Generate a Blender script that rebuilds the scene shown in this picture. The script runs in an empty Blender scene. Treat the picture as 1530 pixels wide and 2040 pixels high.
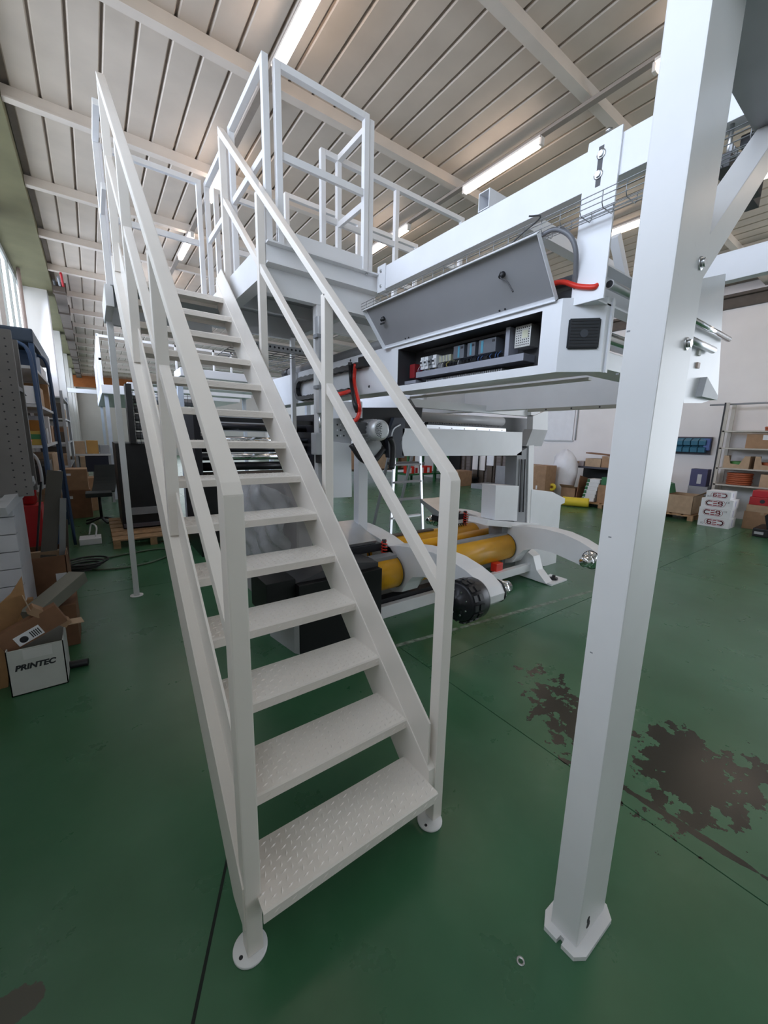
import bpy, bmesh, math, random
from mathutils import Vector, Matrix
random.seed(7)

# ------------------------------------------------------------------ camera
F_PX, YAW, PITCH, ROLL = 785.36, 0.63294, 0.18561, -0.02238
CAM = Vector((-1.02649, -0.97472, 1.67016))
def _axes():
    cy, sy, cp, sp = math.cos(YAW), math.sin(YAW), math.cos(PITCH), math.sin(PITCH)
    fwd = Vector((sy * cp, cy * cp, -sp)); right = Vector((cy, -sy, 0)); down = fwd.cross(right)
    cr, sr = math.cos(ROLL), math.sin(ROLL)
    return right * cr + down * sr, -right * sr + down * cr, fwd
AX_R, AX_D, AX_F = _axes()
def at(px, py, x=None, y=None, z=None):
    """the point where the ray of a photo pixel meets the plane x=, y= or z="""
    d = AX_R * ((px - 765) / F_PX) + AX_D * ((py - 1020) / F_PX) + AX_F
    t = (x - CAM.x) / d.x if x is not None else (y - CAM.y) / d.y if y is not None else (z - CAM.z) / d.z
    return CAM + d * t
scene = bpy.context.scene
cam_data = bpy.data.cameras.new('camera')
cam_data.sensor_fit = 'VERTICAL'; cam_data.sensor_height = 24.0; cam_data.sensor_width = 18.0
cam_data.lens = F_PX / 2040 * 24.0
cam_data.clip_start = 0.05; cam_data.clip_end = 200
cam = bpy.data.objects.new('camera', cam_data)
m = Matrix((AX_R, -AX_D, -AX_F)).transposed().to_4x4(); m.translation = CAM
cam.matrix_world = m
scene.collection.objects.link(cam); scene.camera = cam

# ------------------------------------------------------------------ world, daylight, exposure
world = bpy.data.worlds.new('world'); scene.world = world; world.use_nodes = True
bg = world.node_tree.nodes['Background']
bg.inputs[0].default_value = (0.80, 0.90, 1.0, 1); bg.inputs[1].default_value = 0.35
def area(name, loc, rot, sx, sy, power, col):
    l = bpy.data.lights.new(name, 'AREA'); l.shape = 'RECTANGLE'; l.size = sx; l.size_y = sy
    l.energy = power; l.color = col
    o = bpy.data.objects.new(name, l); o.location = loc; o.rotation_euler = rot
    scene.collection.objects.link(o); return o
H = 5.2                     # underside of the roof sheeting
WALL_L, WALL_R, WALL_F, WALL_B = -2.05, 11.0, 33.0, -7.0
DAY = (0.66, 0.77, 1.0)
for y, pw in ((-4.6, 8), (0.4, 46), (5.4, 95), (10.2, 130), (15.0, 110), (20.0, 110), (25.0, 110)):     # skylight falling in through the high windows of the left wall
    a_ = area('daylight_left', (WALL_L + 0.12, y, 3.95), (0, -math.pi / 2 + 0.16, 0), 1.7, 4.2, pw, DAY); a_.data.spread = math.radians(120)
area('daylight_door', (7.6, WALL_B + 0.15, 2.2), (math.pi / 2, 0, 0), 5.0, 4.2, 25, (0.80, 0.88, 1.0))   # hall door behind the camera
area('fill_right', (WALL_R - 0.12, -3.4, 2.3), (0, math.pi / 2, 0), 4.2, 5.4, 260, (0.82, 0.89, 1.0))   # added light at the gateless right wall, brightens floor and ceiling
area('fill_far', (6.6, WALL_F - 0.3, 3.0), (-math.pi / 2, 0, 0), 7.0, 3.0, 170, (0.85, 0.92, 1.0))  # added area light; the far wall has no window
scene.view_settings.view_transform = 'Standard'; scene.view_settings.look = 'None'
scene.view_settings.gamma = 1.0; scene.view_settings.use_curve_mapping = False
scene.view_settings.exposure = 0.08

# ------------------------------------------------------------------ helpers
COL = scene.collection
ORIGIN = {}
def setp(o, label=None, cat=None, group=None, kind=None):
    for k, v in (('label', label), ('category', cat), ('group', group), ('kind', kind)):
        if v: o[k] = v
    return o
def thing(name, label, cat, loc=(0, 0, 0), group=None):
    o = bpy.data.objects.new(name, None); COL.objects.link(o)
    o.empty_display_size = 0.1; o.location = loc; ORIGIN[o.name] = Vector(loc)
    return setp(o, label, cat, group)
def obj(name, bm, mat, parent=None, label=None, cat=None, group=None, kind=None, mats=None):
    me = bpy.data.meshes.new(name)
    org = ORIGIN.get(parent.name, Vector()) if parent else Vector()
    if parent is None and bm.verts:      # a one-mesh thing: origin at the middle of its base
        xs = [v.co for v in bm.verts]
        org = Vector((sum(c.x for c in xs) / len(xs), sum(c.y for c in xs) / len(xs), min(c.z for c in xs)))
    bmesh.ops.translate(bm, verts=bm.verts, vec=-org)
    bmesh.ops.recalc_face_normals(bm, faces=bm.faces)
    bm.to_mesh(me); bm.free()
    for mm in (mats or [mat]): me.materials.append(mm)
    o = bpy.data.objects.new(name, me); COL.objects.link(o)
    if parent: o.parent = parent
    else: o.location = org
    ORIGIN[o.name] = org
    return setp(o, label, cat, group, kind)
def dup(o, vec, parent=None, **kw):
    c = o.copy(); COL.objects.link(c)
    if parent: c.parent = parent
    c.location = Vector(o.location) + Vector(vec)
    for k in ('label', 'category', 'group', 'kind'):
        if k in c.keys() and k in kw: c[k] = kw[k]
    ORIGIN[c.name] = ORIGIN.get(o.name, Vector()) + (Vector(vec) if not parent else Vector())
    return c
def dup_tree(root, vec, rotz=0, label=None, group=None):
    r = root.copy(); COL.objects.link(r); r.location = Vector(root.location) + Vector(vec)
    r.rotation_euler.z += rotz
    if label: r['label'] = label
    if group: r['group'] = group
    for ch in list(root.children):
        c = ch.copy(); COL.objects.link(c); c.parent = r
        for g in list(ch.children):
            d = g.copy(); COL.objects.link(d); d.parent = c
    return r
def NB(): return bmesh.new()
def box(bm, x0, x1, y0, y1, z0, z1, bev=0.0, mat=0):
    vs = [bm.verts.new((x, y, z)) for x in (x0, x1) for y in (y0, y1) for z in (z0, z1)]
    fs = [bm.faces.new([vs[i] for i in q]) for q in ((0, 1, 3, 2), (4, 6, 7, 5), (0, 4, 5, 1), (2, 3, 7, 6), (0, 2, 6, 4), (1, 5, 7, 3))]
    for f in fs: f.material_index = mat
    if bev > 0:
        es = list({e for f in fs for e in f.edges})
        bmesh.ops.bevel(bm, geom=es, offset=bev, segments=2, affect='EDGES', profile=0.7)
    return vs
def bar(bm, p, q, w, h, up=(0, 0, 1), bev=0.0, mat=0):
    """rectangular bar from p to q; w across, h along up"""
    p, q = Vector(p), Vector(q); d = (q - p).normalized(); up = Vector(up)
    s = d.cross(up); s = s.normalized() if s.length > 1e-6 else Vector((1, 0, 0)); u = s.cross(d).normalized()
    vs = []
    for c in (p, q):
        for a, b in ((-1, -1), (1, -1), (1, 1), (-1, 1)):
            vs.append(bm.verts.new(c + s * (a * w / 2) + u * (b * h / 2)))
    fs = [bm.faces.new([vs[i] for i in f]) for f in ((0, 1, 2, 3), (7, 6, 5, 4), (0, 4, 5, 1), (1, 5, 6, 2), (2, 6, 7, 3), (3, 7, 4, 0))]
    for f in fs: f.material_index = mat
    if bev > 0:
        es = list({e for f in fs for e in f.edges})
        bmesh.ops.bevel(bm, geom=es, offset=bev, segments=2, affect='EDGES', profile=0.7)
def _frame(d):
    d = d.normalized(); a = Vector((0, 0, 1)) if abs(d.z) < 0.9 else Vector((1, 0, 0))
    s = d.cross(a).normalized(); return s, d.cross(s).normalized()
def cyl(bm, p, q, r, n=16, r2=None, mat=0, caps=True):
    p, q = Vector(p), Vector(q); s, u = _frame(q - p); r2 = r if r2 is None else r2
    A, Bv = [], []
    for i in range(n):
        a = 2 * math.pi * i / n; c = s * math.cos(a) + u * math.sin(a)
        A.append(bm.verts.new(p + c * r)); Bv.append(bm.verts.new(q + c * r2))
    for i in range(n):
        f = bm.faces.new((A[i], A[(i + 1) % n], Bv[(i + 1) % n], Bv[i])); f.smooth = True; f.material_index = mat
    if caps:
        for L in (A, Bv):
            f = bm.faces.new(L); f.material_index = mat
def lathe(bm, prof, org, d, n=24, mat=0):
    """prof: (radius, height along d) pairs"""
    org, d = Vector(org), Vector(d).normalized(); s, u = _frame(d); rings = []
    for r, h in prof:
        if r <= 1e-6: rings.append([bm.verts.new(org + d * h)])
        else: rings.append([bm.verts.new(org + d * h + (s * math.cos(2 * math.pi * i / n) + u * math.sin(2 * math.pi * i / n)) * r) for i in range(n)])
    for a, b in zip(rings, rings[1:]):
        for i in range(n):
            j = (i + 1) % n
            if len(a) == 1 and len(b) == 1: continue
            vs = (a[0], b[j], b[i]) if len(a) == 1 else (a[i], a[j], b[0]) if len(b) == 1 else (a[i], a[j], b[j], b[i])
            f = bm.faces.new(vs); f.smooth = True; f.material_index = mat
    for L in (rings[0], rings[-1]):
        if len(L) > 2: bm.faces.new(L).material_index = mat
def pipe(bm, pts, r, n=8, mat=0, closed=False):
    pts = [Vector(p) for p in pts]; rings = []
    N = len(pts)
    for i, p in enumerate(pts):
        d = (pts[(i + 1) % N] - pts[i - 1]) if closed else (pts[min(i + 1, N - 1)] - pts[max(i - 1, 0)])
        s, u = _frame(d)
        if rings:
            s = (ps - d.normalized() * ps.dot(d.normalized())); s = s.normalized() if s.length > 1e-6 else _frame(d)[0]; u = d.normalized().cross(s)
        ps = s
        rings.append([bm.verts.new(p + (s * math.cos(2 * math.pi * k / n) + u * math.sin(2 * math.pi * k / n)) * r) for k in range(n)])
    pairs = list(zip(rings, rings[1:])) + ([(rings[-1], rings[0])] if closed else [])
    for a, b in pairs:
        for k in range(n):
            f = bm.faces.new((a[k], a[(k + 1) % n], b[(k + 1) % n], b[k])); f.smooth = True; f.material_index = mat
    if not closed:
        for L in (rings[0], rings[-1]): bm.faces.new(L).material_index = mat
def curve(pts, k=6):
    """Catmull-Rom through pts"""
    P = [Vector(p) for p in pts]; P = [P[0] * 2 - P[1]] + P + [P[-1] * 2 - P[-2]]; out = []
    for i in range(1, len(P) - 2):
        for j in range(k):
            t = j / k; a, b, c, d = P[i - 1:i + 3]
            out.append(0.5 * ((2 * b) + (c - a) * t + (2 * a - 5 * b + 4 * c - d) * t * t + (3 * b - a - 3 * c + d) * t ** 3))
    return out + [P[-2]]
def prism(bm, pts, axis, a0, a1, bev=0.0, mat=0):
    """polygon extruded along an axis: 'x' takes (y,z), 'y' takes (x,z), 'z' takes (x,y)"""
    mk = {'x': lambda a, p: (a, p[0], p[1]), 'y': lambda a, p: (p[0], a, p[1]), 'z': lambda a, p: (p[0], p[1], a)}[axis]
    A = [bm.verts.new(mk(a0, p)) for p in pts]; Bv = [bm.verts.new(mk(a1, p)) for p in pts]; n = len(pts)
    fs = [bm.faces.new(A), bm.faces.new(Bv)] + [bm.faces.new((A[i], A[(i + 1) % n], Bv[(i + 1) % n], Bv[i])) for i in range(n)]
    for f in fs: f.material_index = mat
    if bev > 0:
        es = list({e for f in fs for e in f.edges})
        bmesh.ops.bevel(bm, geom=es, offset=bev, segments=2, affect='EDGES', profile=0.7)
def quad(bm, *p, mat=0):
    bm.faces.new([bm.verts.new(q) for q in p]).material_index = mat

# ------------------------------------------------------------------ materials
MAT = {}
def mat(name, col, rough=0.5, metal=0.0, var=0.06, scale=6.0, bump=0.0, bscale=40.0, emit=0.0, coat=0.0, alpha=1.0, dirt=0.0, trans=0.0):
    if name in MAT: return MAT[name]
    mt = bpy.data.materials.new(name); mt.use_nodes = True; nt = mt.node_tree; N = nt.nodes; L = nt.links
    b = N['Principled BSDF']
    b.inputs['Roughness'].default_value = rough; b.inputs['Metallic'].default_value = metal
    b.inputs['Coat Weight'].default_value = coat; b.inputs['Alpha'].default_value = alpha
    b.inputs['Transmission Weight'].default_value = trans
    g = N.new('ShaderNodeNewGeometry'); nz = N.new('ShaderNodeTexNoise'); nz.inputs['Scale'].default_value = scale; nz.inputs['Detail'].default_value = 5
    L.new(g.outputs['Position'], nz.inputs['Vector'])
    r = N.new('ShaderNodeValToRGB')
    r.color_ramp.elements[0].position = 0.3; r.color_ramp.elements[1].position = 0.7
    r.color_ramp.elements[0].color = [c * (1 - var) for c in col] + [1]
    r.color_ramp.elements[1].color = [min(1, c * (1 + var)) for c in col] + [1]
    L.new(nz.outputs['Fac'], r.inputs['Fac']); out = r.outputs['Color']
    if dirt > 0:      # scattered scuffs
        n2 = N.new('ShaderNodeTexNoise'); n2.inputs['Scale'].default_value = 23; n2.inputs['Detail'].default_value = 8; n2.inputs['Roughness'].default_value = 0.7
        L.new(g.outputs['Position'], n2.inputs['Vector'])
        r2 = N.new('ShaderNodeValToRGB'); r2.color_ramp.elements[0].position = 0.66; r2.color_ramp.elements[1].position = 0.74
        L.new(n2.outputs['Fac'], r2.inputs['Fac'])
        mx = N.new('ShaderNodeMixRGB'); mx.inputs['Color2'].default_value = [c * (1 - dirt) for c in col] + [1]
        L.new(r2.outputs['Color'], mx.inputs['Fac']); L.new(out, mx.inputs['Color1']); out = mx.outputs['Color']
    L.new(out, b.inputs['Base Color'])
    if bump > 0:
        nb = N.new('ShaderNodeTexNoise'); nb.inputs['Scale'].default_value = bscale; nb.inputs['Detail'].default_value = 4
        L.new(g.outputs['Position'], nb.inputs['Vector'])
        bp_ = N.new('ShaderNodeBump'); bp_.inputs['Strength'].default_value = bump; bp_.inputs['Distance'].default_value = 0.01
        L.new(nb.outputs['Fac'], bp_.inputs['Height']); L.new(bp_.outputs['Normal'], b.inputs['Normal'])
    if emit > 0:
        b.inputs['Emission Color'].default_value = list(col) + [1]; b.inputs['Emission Strength'].default_value = emit
    MAT[name] = mt; return mt
WHITE = mat('white_paint', (0.80, 0.80, 0.81), 0.32, var=0.02, dirt=0.10)
WHITE2 = mat('white_paint_machine', (0.80, 0.81, 0.84), 0.30, var=0.02)
CREAM = mat('white_paint_stair', (0.82, 0.77, 0.715), 0.34, var=0.02)
STEEL = mat('zinc_steel', (0.62, 0.63, 0.64), 0.32, 1.0, var=0.08)
CHROME = mat('chrome', (0.85, 0.86, 0.88), 0.12, 1.0, var=0.02)
ALU = mat('aluminium', (0.70, 0.71, 0.73), 0.38, 0.9, var=0.05)
GALV = mat('galvanised_wire', (0.30, 0.31, 0.32), 0.4, 0.7, var=0.1)
BLACK = mat('black_plastic', (0.015, 0.015, 0.017), 0.45, var=0.2)
BLACKM = mat('black_steel', (0.02, 0.02, 0.024), 0.30, 0.3, var=0.2)
DARKG = mat('dark_grey', (0.07, 0.07, 0.075), 0.5, var=0.1)
GREY = mat('mid_grey', (0.28, 0.29, 0.31), 0.5, var=0.06)
LGREY = mat('light_grey', (0.48, 0.49, 0.51), 0.5, var=0.05)
RED = mat('red_hose', (0.72, 0.035, 0.02), 0.35, var=0.08)
REDP = mat('red_paint', (0.45, 0.02, 0.025), 0.4, var=0.1)
YELLOW = mat('yellow_paint', (0.80, 0.40, 0.02), 0.30, var=0.06, dirt=0.2)
YELLOWB = mat('bright_yellow', (0.80, 0.62, 0.05), 0.4, var=0.05)
GREENP = mat('green_paint', (0.03, 0.16, 0.06), 0.45, var=0.1)
CARD = mat('cardboard', (0.36, 0.22, 0.13), 0.85, var=0.12, scale=9)
CARD2 = mat('cardboard_pale', (0.46, 0.33, 0.22), 0.85, var=0.1, scale=9)
CARD3 = mat('cardboard_dark', (0.22, 0.11, 0.06), 0.85, var=0.12, scale=9)
WOOD = mat('raw_wood', (0.42, 0.26, 0.14), 0.75, var=0.25, scale=14)
PLYW = mat('plywood', (0.40, 0.22, 0.10), 0.7, var=0.3, scale=5)
PAPER = mat('white_card', (0.78, 0.79, 0.82), 0.7, var=0.03)
INK = mat('black_ink', (0.02, 0.02, 0.025), 0.6, var=0.02)
REDINK = mat('red_ink', (0.32, 0.02, 0.04), 0.6, var=0.04)
BLUEP = mat('blue_paint', (0.03, 0.065, 0.14), 0.45, var=0.1)
WALLM = mat('wall_plaster', (0.82, 0.79, 0.78), 0.85, var=0.04, scale=1.3, bump=0.05)
OLIVE = mat('olive_concrete', (0.20, 0.19, 0.11), 0.85, var=0.1, scale=2.0)
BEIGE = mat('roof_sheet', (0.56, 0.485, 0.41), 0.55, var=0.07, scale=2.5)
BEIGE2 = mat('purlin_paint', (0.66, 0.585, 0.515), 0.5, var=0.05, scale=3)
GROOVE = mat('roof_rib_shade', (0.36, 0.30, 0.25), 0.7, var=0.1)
ORANGE = mat('orange_paint', (0.42, 0.13, 0.03), 0.5, var=0.1)
DBROWN = mat('brown_steel', (0.09, 0.07, 0.055), 0.6, var=0.15)
TUBE = mat('lamp_tube', (1.0, 0.81, 0.67), 0.4, emit=11.0, var=0.0)
PANE = mat('daylight_pane', (0.86, 0.95, 1.0), 0.4, emit=1.4, var=0.0)
FILM = mat('stretch_film', (0.75, 0.76, 0.78), 0.18, var=0.1, alpha=0.45, bump=0.8, bscale=9)
BUBBLE = mat('white_foil', (0.80, 0.80, 0.84), 0.3, var=0.04, bump=0.6, bscale=7)
LAMPB = mat('lamp_body', (0.72, 0.66, 0.60), 0.5, var=0.03)

def floor_material():
    mt = bpy.data.materials.new('green_epoxy_floor'); mt.use_nodes = True; nt = mt.node_tree; N = nt.nodes; L = nt.links
    b = N['Principled BSDF']; g = N.new('ShaderNodeNewGeometry')
    def noise(scale, detail=6, rough=0.6):
        n = N.new('ShaderNodeTexNoise'); n.inputs['Scale'].default_value = scale; n.inputs['Detail'].default_value = detail; n.inputs['Roughness'].default_value = rough
        L.new(g.outputs['Position'], n.inputs['Vector']); return n.outputs['Fac']
    def ramp(src, p0, p1, c0=(0, 0, 0, 1), c1=(1, 1, 1, 1)):
        r = N.new('ShaderNodeValToRGB'); r.color_ramp.elements[0].position = p0; r.color_ramp.elements[1].position = p1
        r.color_ramp.elements[0].color = c0; r.color_ramp.elements[1].color = c1; L.new(src, r.inputs['Fac']); return r.outputs['Color']
    def mix(fac, a, c):
        x = N.new('ShaderNodeMixRGB'); L.new(fac, x.inputs['Fac']); L.new(a, x.inputs['Color1'])
        if isinstance(c, tuple): x.inputs['Color2'].default_value = c
        else: L.new(c, x.inputs['Color2'])
        return x.outputs['Color']
    def math_(op, a, c):
        x = N.new('ShaderNodeMath'); x.operation = op
        for i, q in enumerate((a, c)):
            if isinstance(q, (int, float)): x.inputs[i].default_value = q
            else: L.new(q, x.inputs[i])
        return x.outputs[0]
    base = ramp(noise(1.1, 6), 0.3, 0.72, (0.031, 0.114, 0.050, 1), (0.060, 0.172, 0.090, 1))
    base = mix(math_('MULTIPLY', ramp(noise(4.5, 8, 0.7), 0.55, 0.75), 0.3), base, (0.08, 0.17, 0.10, 1))
    # pale scuffs and dark specks
    base = mix(math_('MULTIPLY', ramp(noise(13, 9, 0.75), 0.71, 0.76), 0.2), base, (0.22, 0.28, 0.20, 1))
    base = mix(math_('MULTIPLY', ramp(noise(9, 9, 0.8), 0.70, 0.74), 0.4), base, (0.02, 0.05, 0.03, 1))
    # spilled-oil patch right of the steel column and its splashes
    def stain(cx, cy, rx, ry, ang, n_amp, n_scale):
        mp = N.new('ShaderNodeMapping'); mp.vector_type = 'TEXTURE'
        mp.inputs['Location'].default_value = (cx, cy, 0); mp.inputs['Rotation'].default_value = (0, 0, ang); mp.inputs['Scale'].default_value = (rx, ry, 1)
        L.new(g.outputs['Position'], mp.inputs['Vector'])
        ln = N.new('ShaderNodeVectorMath'); ln.operation = 'LENGTH'; L.new(mp.outputs['Vector'], ln.inputs[0])
        v = math_('ADD', ln.outputs['Value'], math_('MULTIPLY', math_('SUBTRACT', noise(n_scale, 4, 0.6), 0.5), n_amp))
        return ramp(v, 0.80, 0.84, (1, 1, 1, 1), (0, 0, 0, 1))
    p = at(1345, 1500, z=0); q = at(1400, 1560, z=0); s3 = at(1120, 1420, z=0); s4 = at(1370, 1650, z=0)
    st = math_('MAXIMUM', stain(p.x, p.y, 0.30, 0.20, 0.2, 3.0, 8), stain(q.x, q.y, 0.40, 0.2, -0.3, 4.4, 9))
    st = math_('MAXIMUM', st, stain(s3.x, s3.y, 0.45, 0.16, 0.9, 4.6, 11))
    st = math_('MAXIMUM', st, stain(s4.x, s4.y, 0.34, 0.025, -1.52, 1.2, 7))
    base = mix(st, base, (0.017, 0.019, 0.014, 1))
    # bare patch in the lower left corner
    c0 = at(20, 2010, z=0); base = mix(stain(c0.x, c0.y, 0.10, 0.06, 0, 1.0, 20), base, (0.07, 0.065, 0.045, 1))
    L.new(base, b.inputs['Base Color']); b.inputs['Coat Weight'].default_value = 0.0
    rg = N.new('ShaderNodeMapRange'); L.new(noise(3.0, 6), rg.inputs['Value']); rg.inputs['To Min'].default_value = 0.22; rg.inputs['To Max'].default_value = 0.36
    L.new(math_('MULTIPLY', rg.outputs['Result'], math_('SUBTRACT', 1.0, math_('MULTIPLY', st, 0.2))), b.inputs['Roughness'])
    bu = N.new('ShaderNodeBump'); bu.inputs['Strength'].default_value = 0.05; bu.inputs['Distance'].default_value = 0.004
    L.new(noise(6, 5), bu.inputs['Height']); L.new(bu.outputs['Normal'], b.inputs['Normal'])
    return mt
FLOORM = floor_material()
# ================================================================== the hall
bm = NB(); box(bm, WALL_L, WALL_R, WALL_B, WALL_F, -0.08, -0.012)
floor = obj('floor', bm, mat('joint_black', (0.008, 0.014, 0.010), 0.8), kind='structure')
ORIGIN[floor.name] = Vector(floor.location)
JX = [WALL_L, 0.84, 5.06, 9.28, WALL_R]; JY = [WALL_B, -3.26, 0.97, 5.2, 9.43, 13.66, 17.9, 22.1, 26.4, WALL_F]
SLABS = [(JX[i], JX[i + 1], JY[j], JY[j + 1]) for i in range(1, len(JX) - 1) for j in range(len(JY) - 1)] + [(JX[0], JX[1], WALL_B, 3.9), (JX[0], JX[1], 3.9, 13.66), (JX[0], JX[1], 13.66, WALL_F)]
for xa_, xb_, yc_, yd_ in SLABS:
    if True:
        bm = NB(); box(bm, xa_ + 0.003, xb_ - 0.003, yc_ + 0.003, yd_ - 0.003, -0.012, 0.0)
        obj('slab', bm, FLOORM, floor)
# a worn line of tape on the slabs, and a floor anchor
a, b_ = Vector((0.80, 1.35, 0)), Vector((3.45, 1.055, 0))
bm = NB(); rnd = random.Random(3); t = 0.0; d = (b_ - a).normalized(); s = Vector((-d.y, d.x, 0))
while t < (b_ - a).length - 0.1:
    ln = rnd.uniform(0.12, 0.5); w0 = rnd.uniform(0.018, 0.026); e = min(t + ln, (b_ - a).length)
    p0, p1 = a + d * t, a + d * e
    quad(bm, p0 - s * w0 + Vector((0, 0, .0012)), p1 - s * w0 * 0.8 + Vector((0, 0, .0012)), p1 + s * w0 + Vector((0, 0, .0012)), p0 + s * w0 * 0.9 + Vector((0, 0, .0012)))
    t = e + rnd.choice((0.0, 0.004, 0.03))
obj('floor_line', bm, mat('worn_tape', (0.20, 0.25, 0.20), 0.7, var=0.5, scale=22), floor)
bm = NB(); ribbon_pts = [(-1.25, -0.60), (-0.944, 0.014), (-0.733, 0.44), (-0.70, 0.505)]
for (xa, ya), (xb, yb) in zip(ribbon_pts, ribbon_pts[1:]): quad(bm, (xa - 0.006, ya, 0.0008), (xa + 0.006, ya, 0.0008), (xb + 0.006, yb, 0.0008), (xb - 0.006, yb, 0.0008))
obj('floor_crack', bm, mat('joint_black', (0.008, 0.014, 0.010), 0.8), floor)
p = at(1037, 1915, z=0); bm = NB(); lathe(bm, [(0.014, 0.0), (0.013, 0.003), (0.008, 0.003), (0.007, -0.004), (0, -0.004)], p, (0, 0, 1), 16)
obj('floor_anchor', bm, STEEL, floor)

# roof: base sheet, single pans between the ribs, purlins
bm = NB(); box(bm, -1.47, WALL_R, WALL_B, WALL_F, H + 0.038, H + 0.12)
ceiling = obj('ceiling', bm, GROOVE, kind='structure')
PITCH_R, X0R = 0.2585, at(750, 253, z=H).x
def pan_mesh():
    bm = NB(); hw = PITCH_R / 2
    prof = [(-hw + 0.008, H + 0.040), (-hw + 0.013, H + 0.010), (-hw + 0.022, H), (hw - 0.022, H), (hw - 0.013, H + 0.010), (hw - 0.008, H + 0.040)]
    prism(bm, prof, 'y', WALL_B, WALL_F); return bm
first = None; k0 = math.ceil((-1.47 - X0R) / PITCH_R)
k = k0
while X0R + (k + 1) * PITCH_R < WALL_R:
    xc = X0R + (k + 0.5) * PITCH_R
    if first is None:
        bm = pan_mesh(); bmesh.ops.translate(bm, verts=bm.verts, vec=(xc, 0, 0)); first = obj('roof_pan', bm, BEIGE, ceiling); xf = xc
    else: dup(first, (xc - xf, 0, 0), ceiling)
    k += 1
YP = [1.62 + 1.846 * k for k in range(-4, 17)]
fp = None
for y in YP:
    if fp is None:
        bm = NB(); prism(bm, [(y, H), (y, H - 0.10), (y - 0.012, H - 0.105), (y - 0.012, H - 0.122), (y + 0.088, H - 0.122), (y + 0.088, H)], 'x', -1.47, WALL_R)
        fp = obj('purlin', bm, BEIGE2, ceiling); yf = y
    else: dup(fp, (0, y - yf, 0), ceiling)

# left wall: sill wall, piers, high windows, eaves beam
bm = NB(); box(bm, WALL_L - 0.25, WALL_L, WALL_B, WALL_F, 0, 2.9)
wl = obj('wall_left', bm, WALLM, kind='structure')
PIERS = [-6.9, -2.1, 2.9, 7.9, 12.4, 17.4, 22.4, 27.4, 32.4]
for y in PIERS:
    bm = NB(); box(bm, WALL_L - 0.25, -1.60 if y > 10 else -2.0, y, y + 0.55, 0, 5.05, 0.01); obj('pier', bm, WALLM, wl)
for i, (y0, y1) in enumerate(zip(PIERS, PIERS[1:])):
    bm = NB(); y0 += 0.55
    for za, zb in ((2.9, 3.0), (4.95, 5.05)): box(bm, WALL_L - 0.1, WALL_L - 0.02, y0, y1, za, zb)
    n = 4
    for q in range(n + 1):
        yy = y0 + (y1 - y0) * q / n; box(bm, WALL_L - 0.1, WALL_L - 0.02, max(y0, yy - 0.03), min(y1, yy + 0.03), 2.9, 5.05)
    w = obj('window_%d' % (i + 1), bm, mat('window_frame', (0.45, 0.47, 0.47), 0.5), kind='structure'); ORIGIN[w.name] = Vector(w.location)
    for q in range(n):
        bm = NB(); ya = y0 + (y1 - y0) * q / n; yb = y0 + (y1 - y0) * (q + 1) / n
        box(bm, WALL_L - 0.07, WALL_L - 0.06, ya + 0.03, yb - 0.03, 3.0, 4.95); obj('pane', bm, PANE, w)
bm = NB(); box(bm, WALL_L - 0.25, -1.475, WALL_B, WALL_F, 5.05, 5.42); obj('trim_1', bm, OLIVE, kind='structure')
# right, far and back wall
bm = NB(); box(bm, WALL_R, WALL_R + 0.25, WALL_B, WALL_F, 0, 5.3); wr = obj('wall_right', bm, WALLM, kind='structure')
bm = NB(); box(bm, WALL_R - 0.10, WALL_R, WALL_B, WALL_F, 4.72, 4.95); box(bm, WALL_R - 0.22, WALL_R - 0.10, WALL_B, WALL_F, 4.93, 4.99)
obj('trim_2', bm, DBROWN, kind='structure')
bm = NB(); box(bm, WALL_L, WALL_R, WALL_F, WALL_F + 0.25, 0, 5.3); obj('wall_far', bm, WALLM, kind='structure')
bm = NB()
box(bm, WALL_L, 4.0, WALL_B - 0.25, WALL_B, 0, 5.3); box(bm, 9.2, WALL_R, WALL_B - 0.25, WALL_B, 0, 5.3); box(bm, 4.0, 9.2, WALL_B - 0.25, WALL_B, 4.4, 5.3)
obj('wall_back', bm, WALLM, kind='structure')

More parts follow.
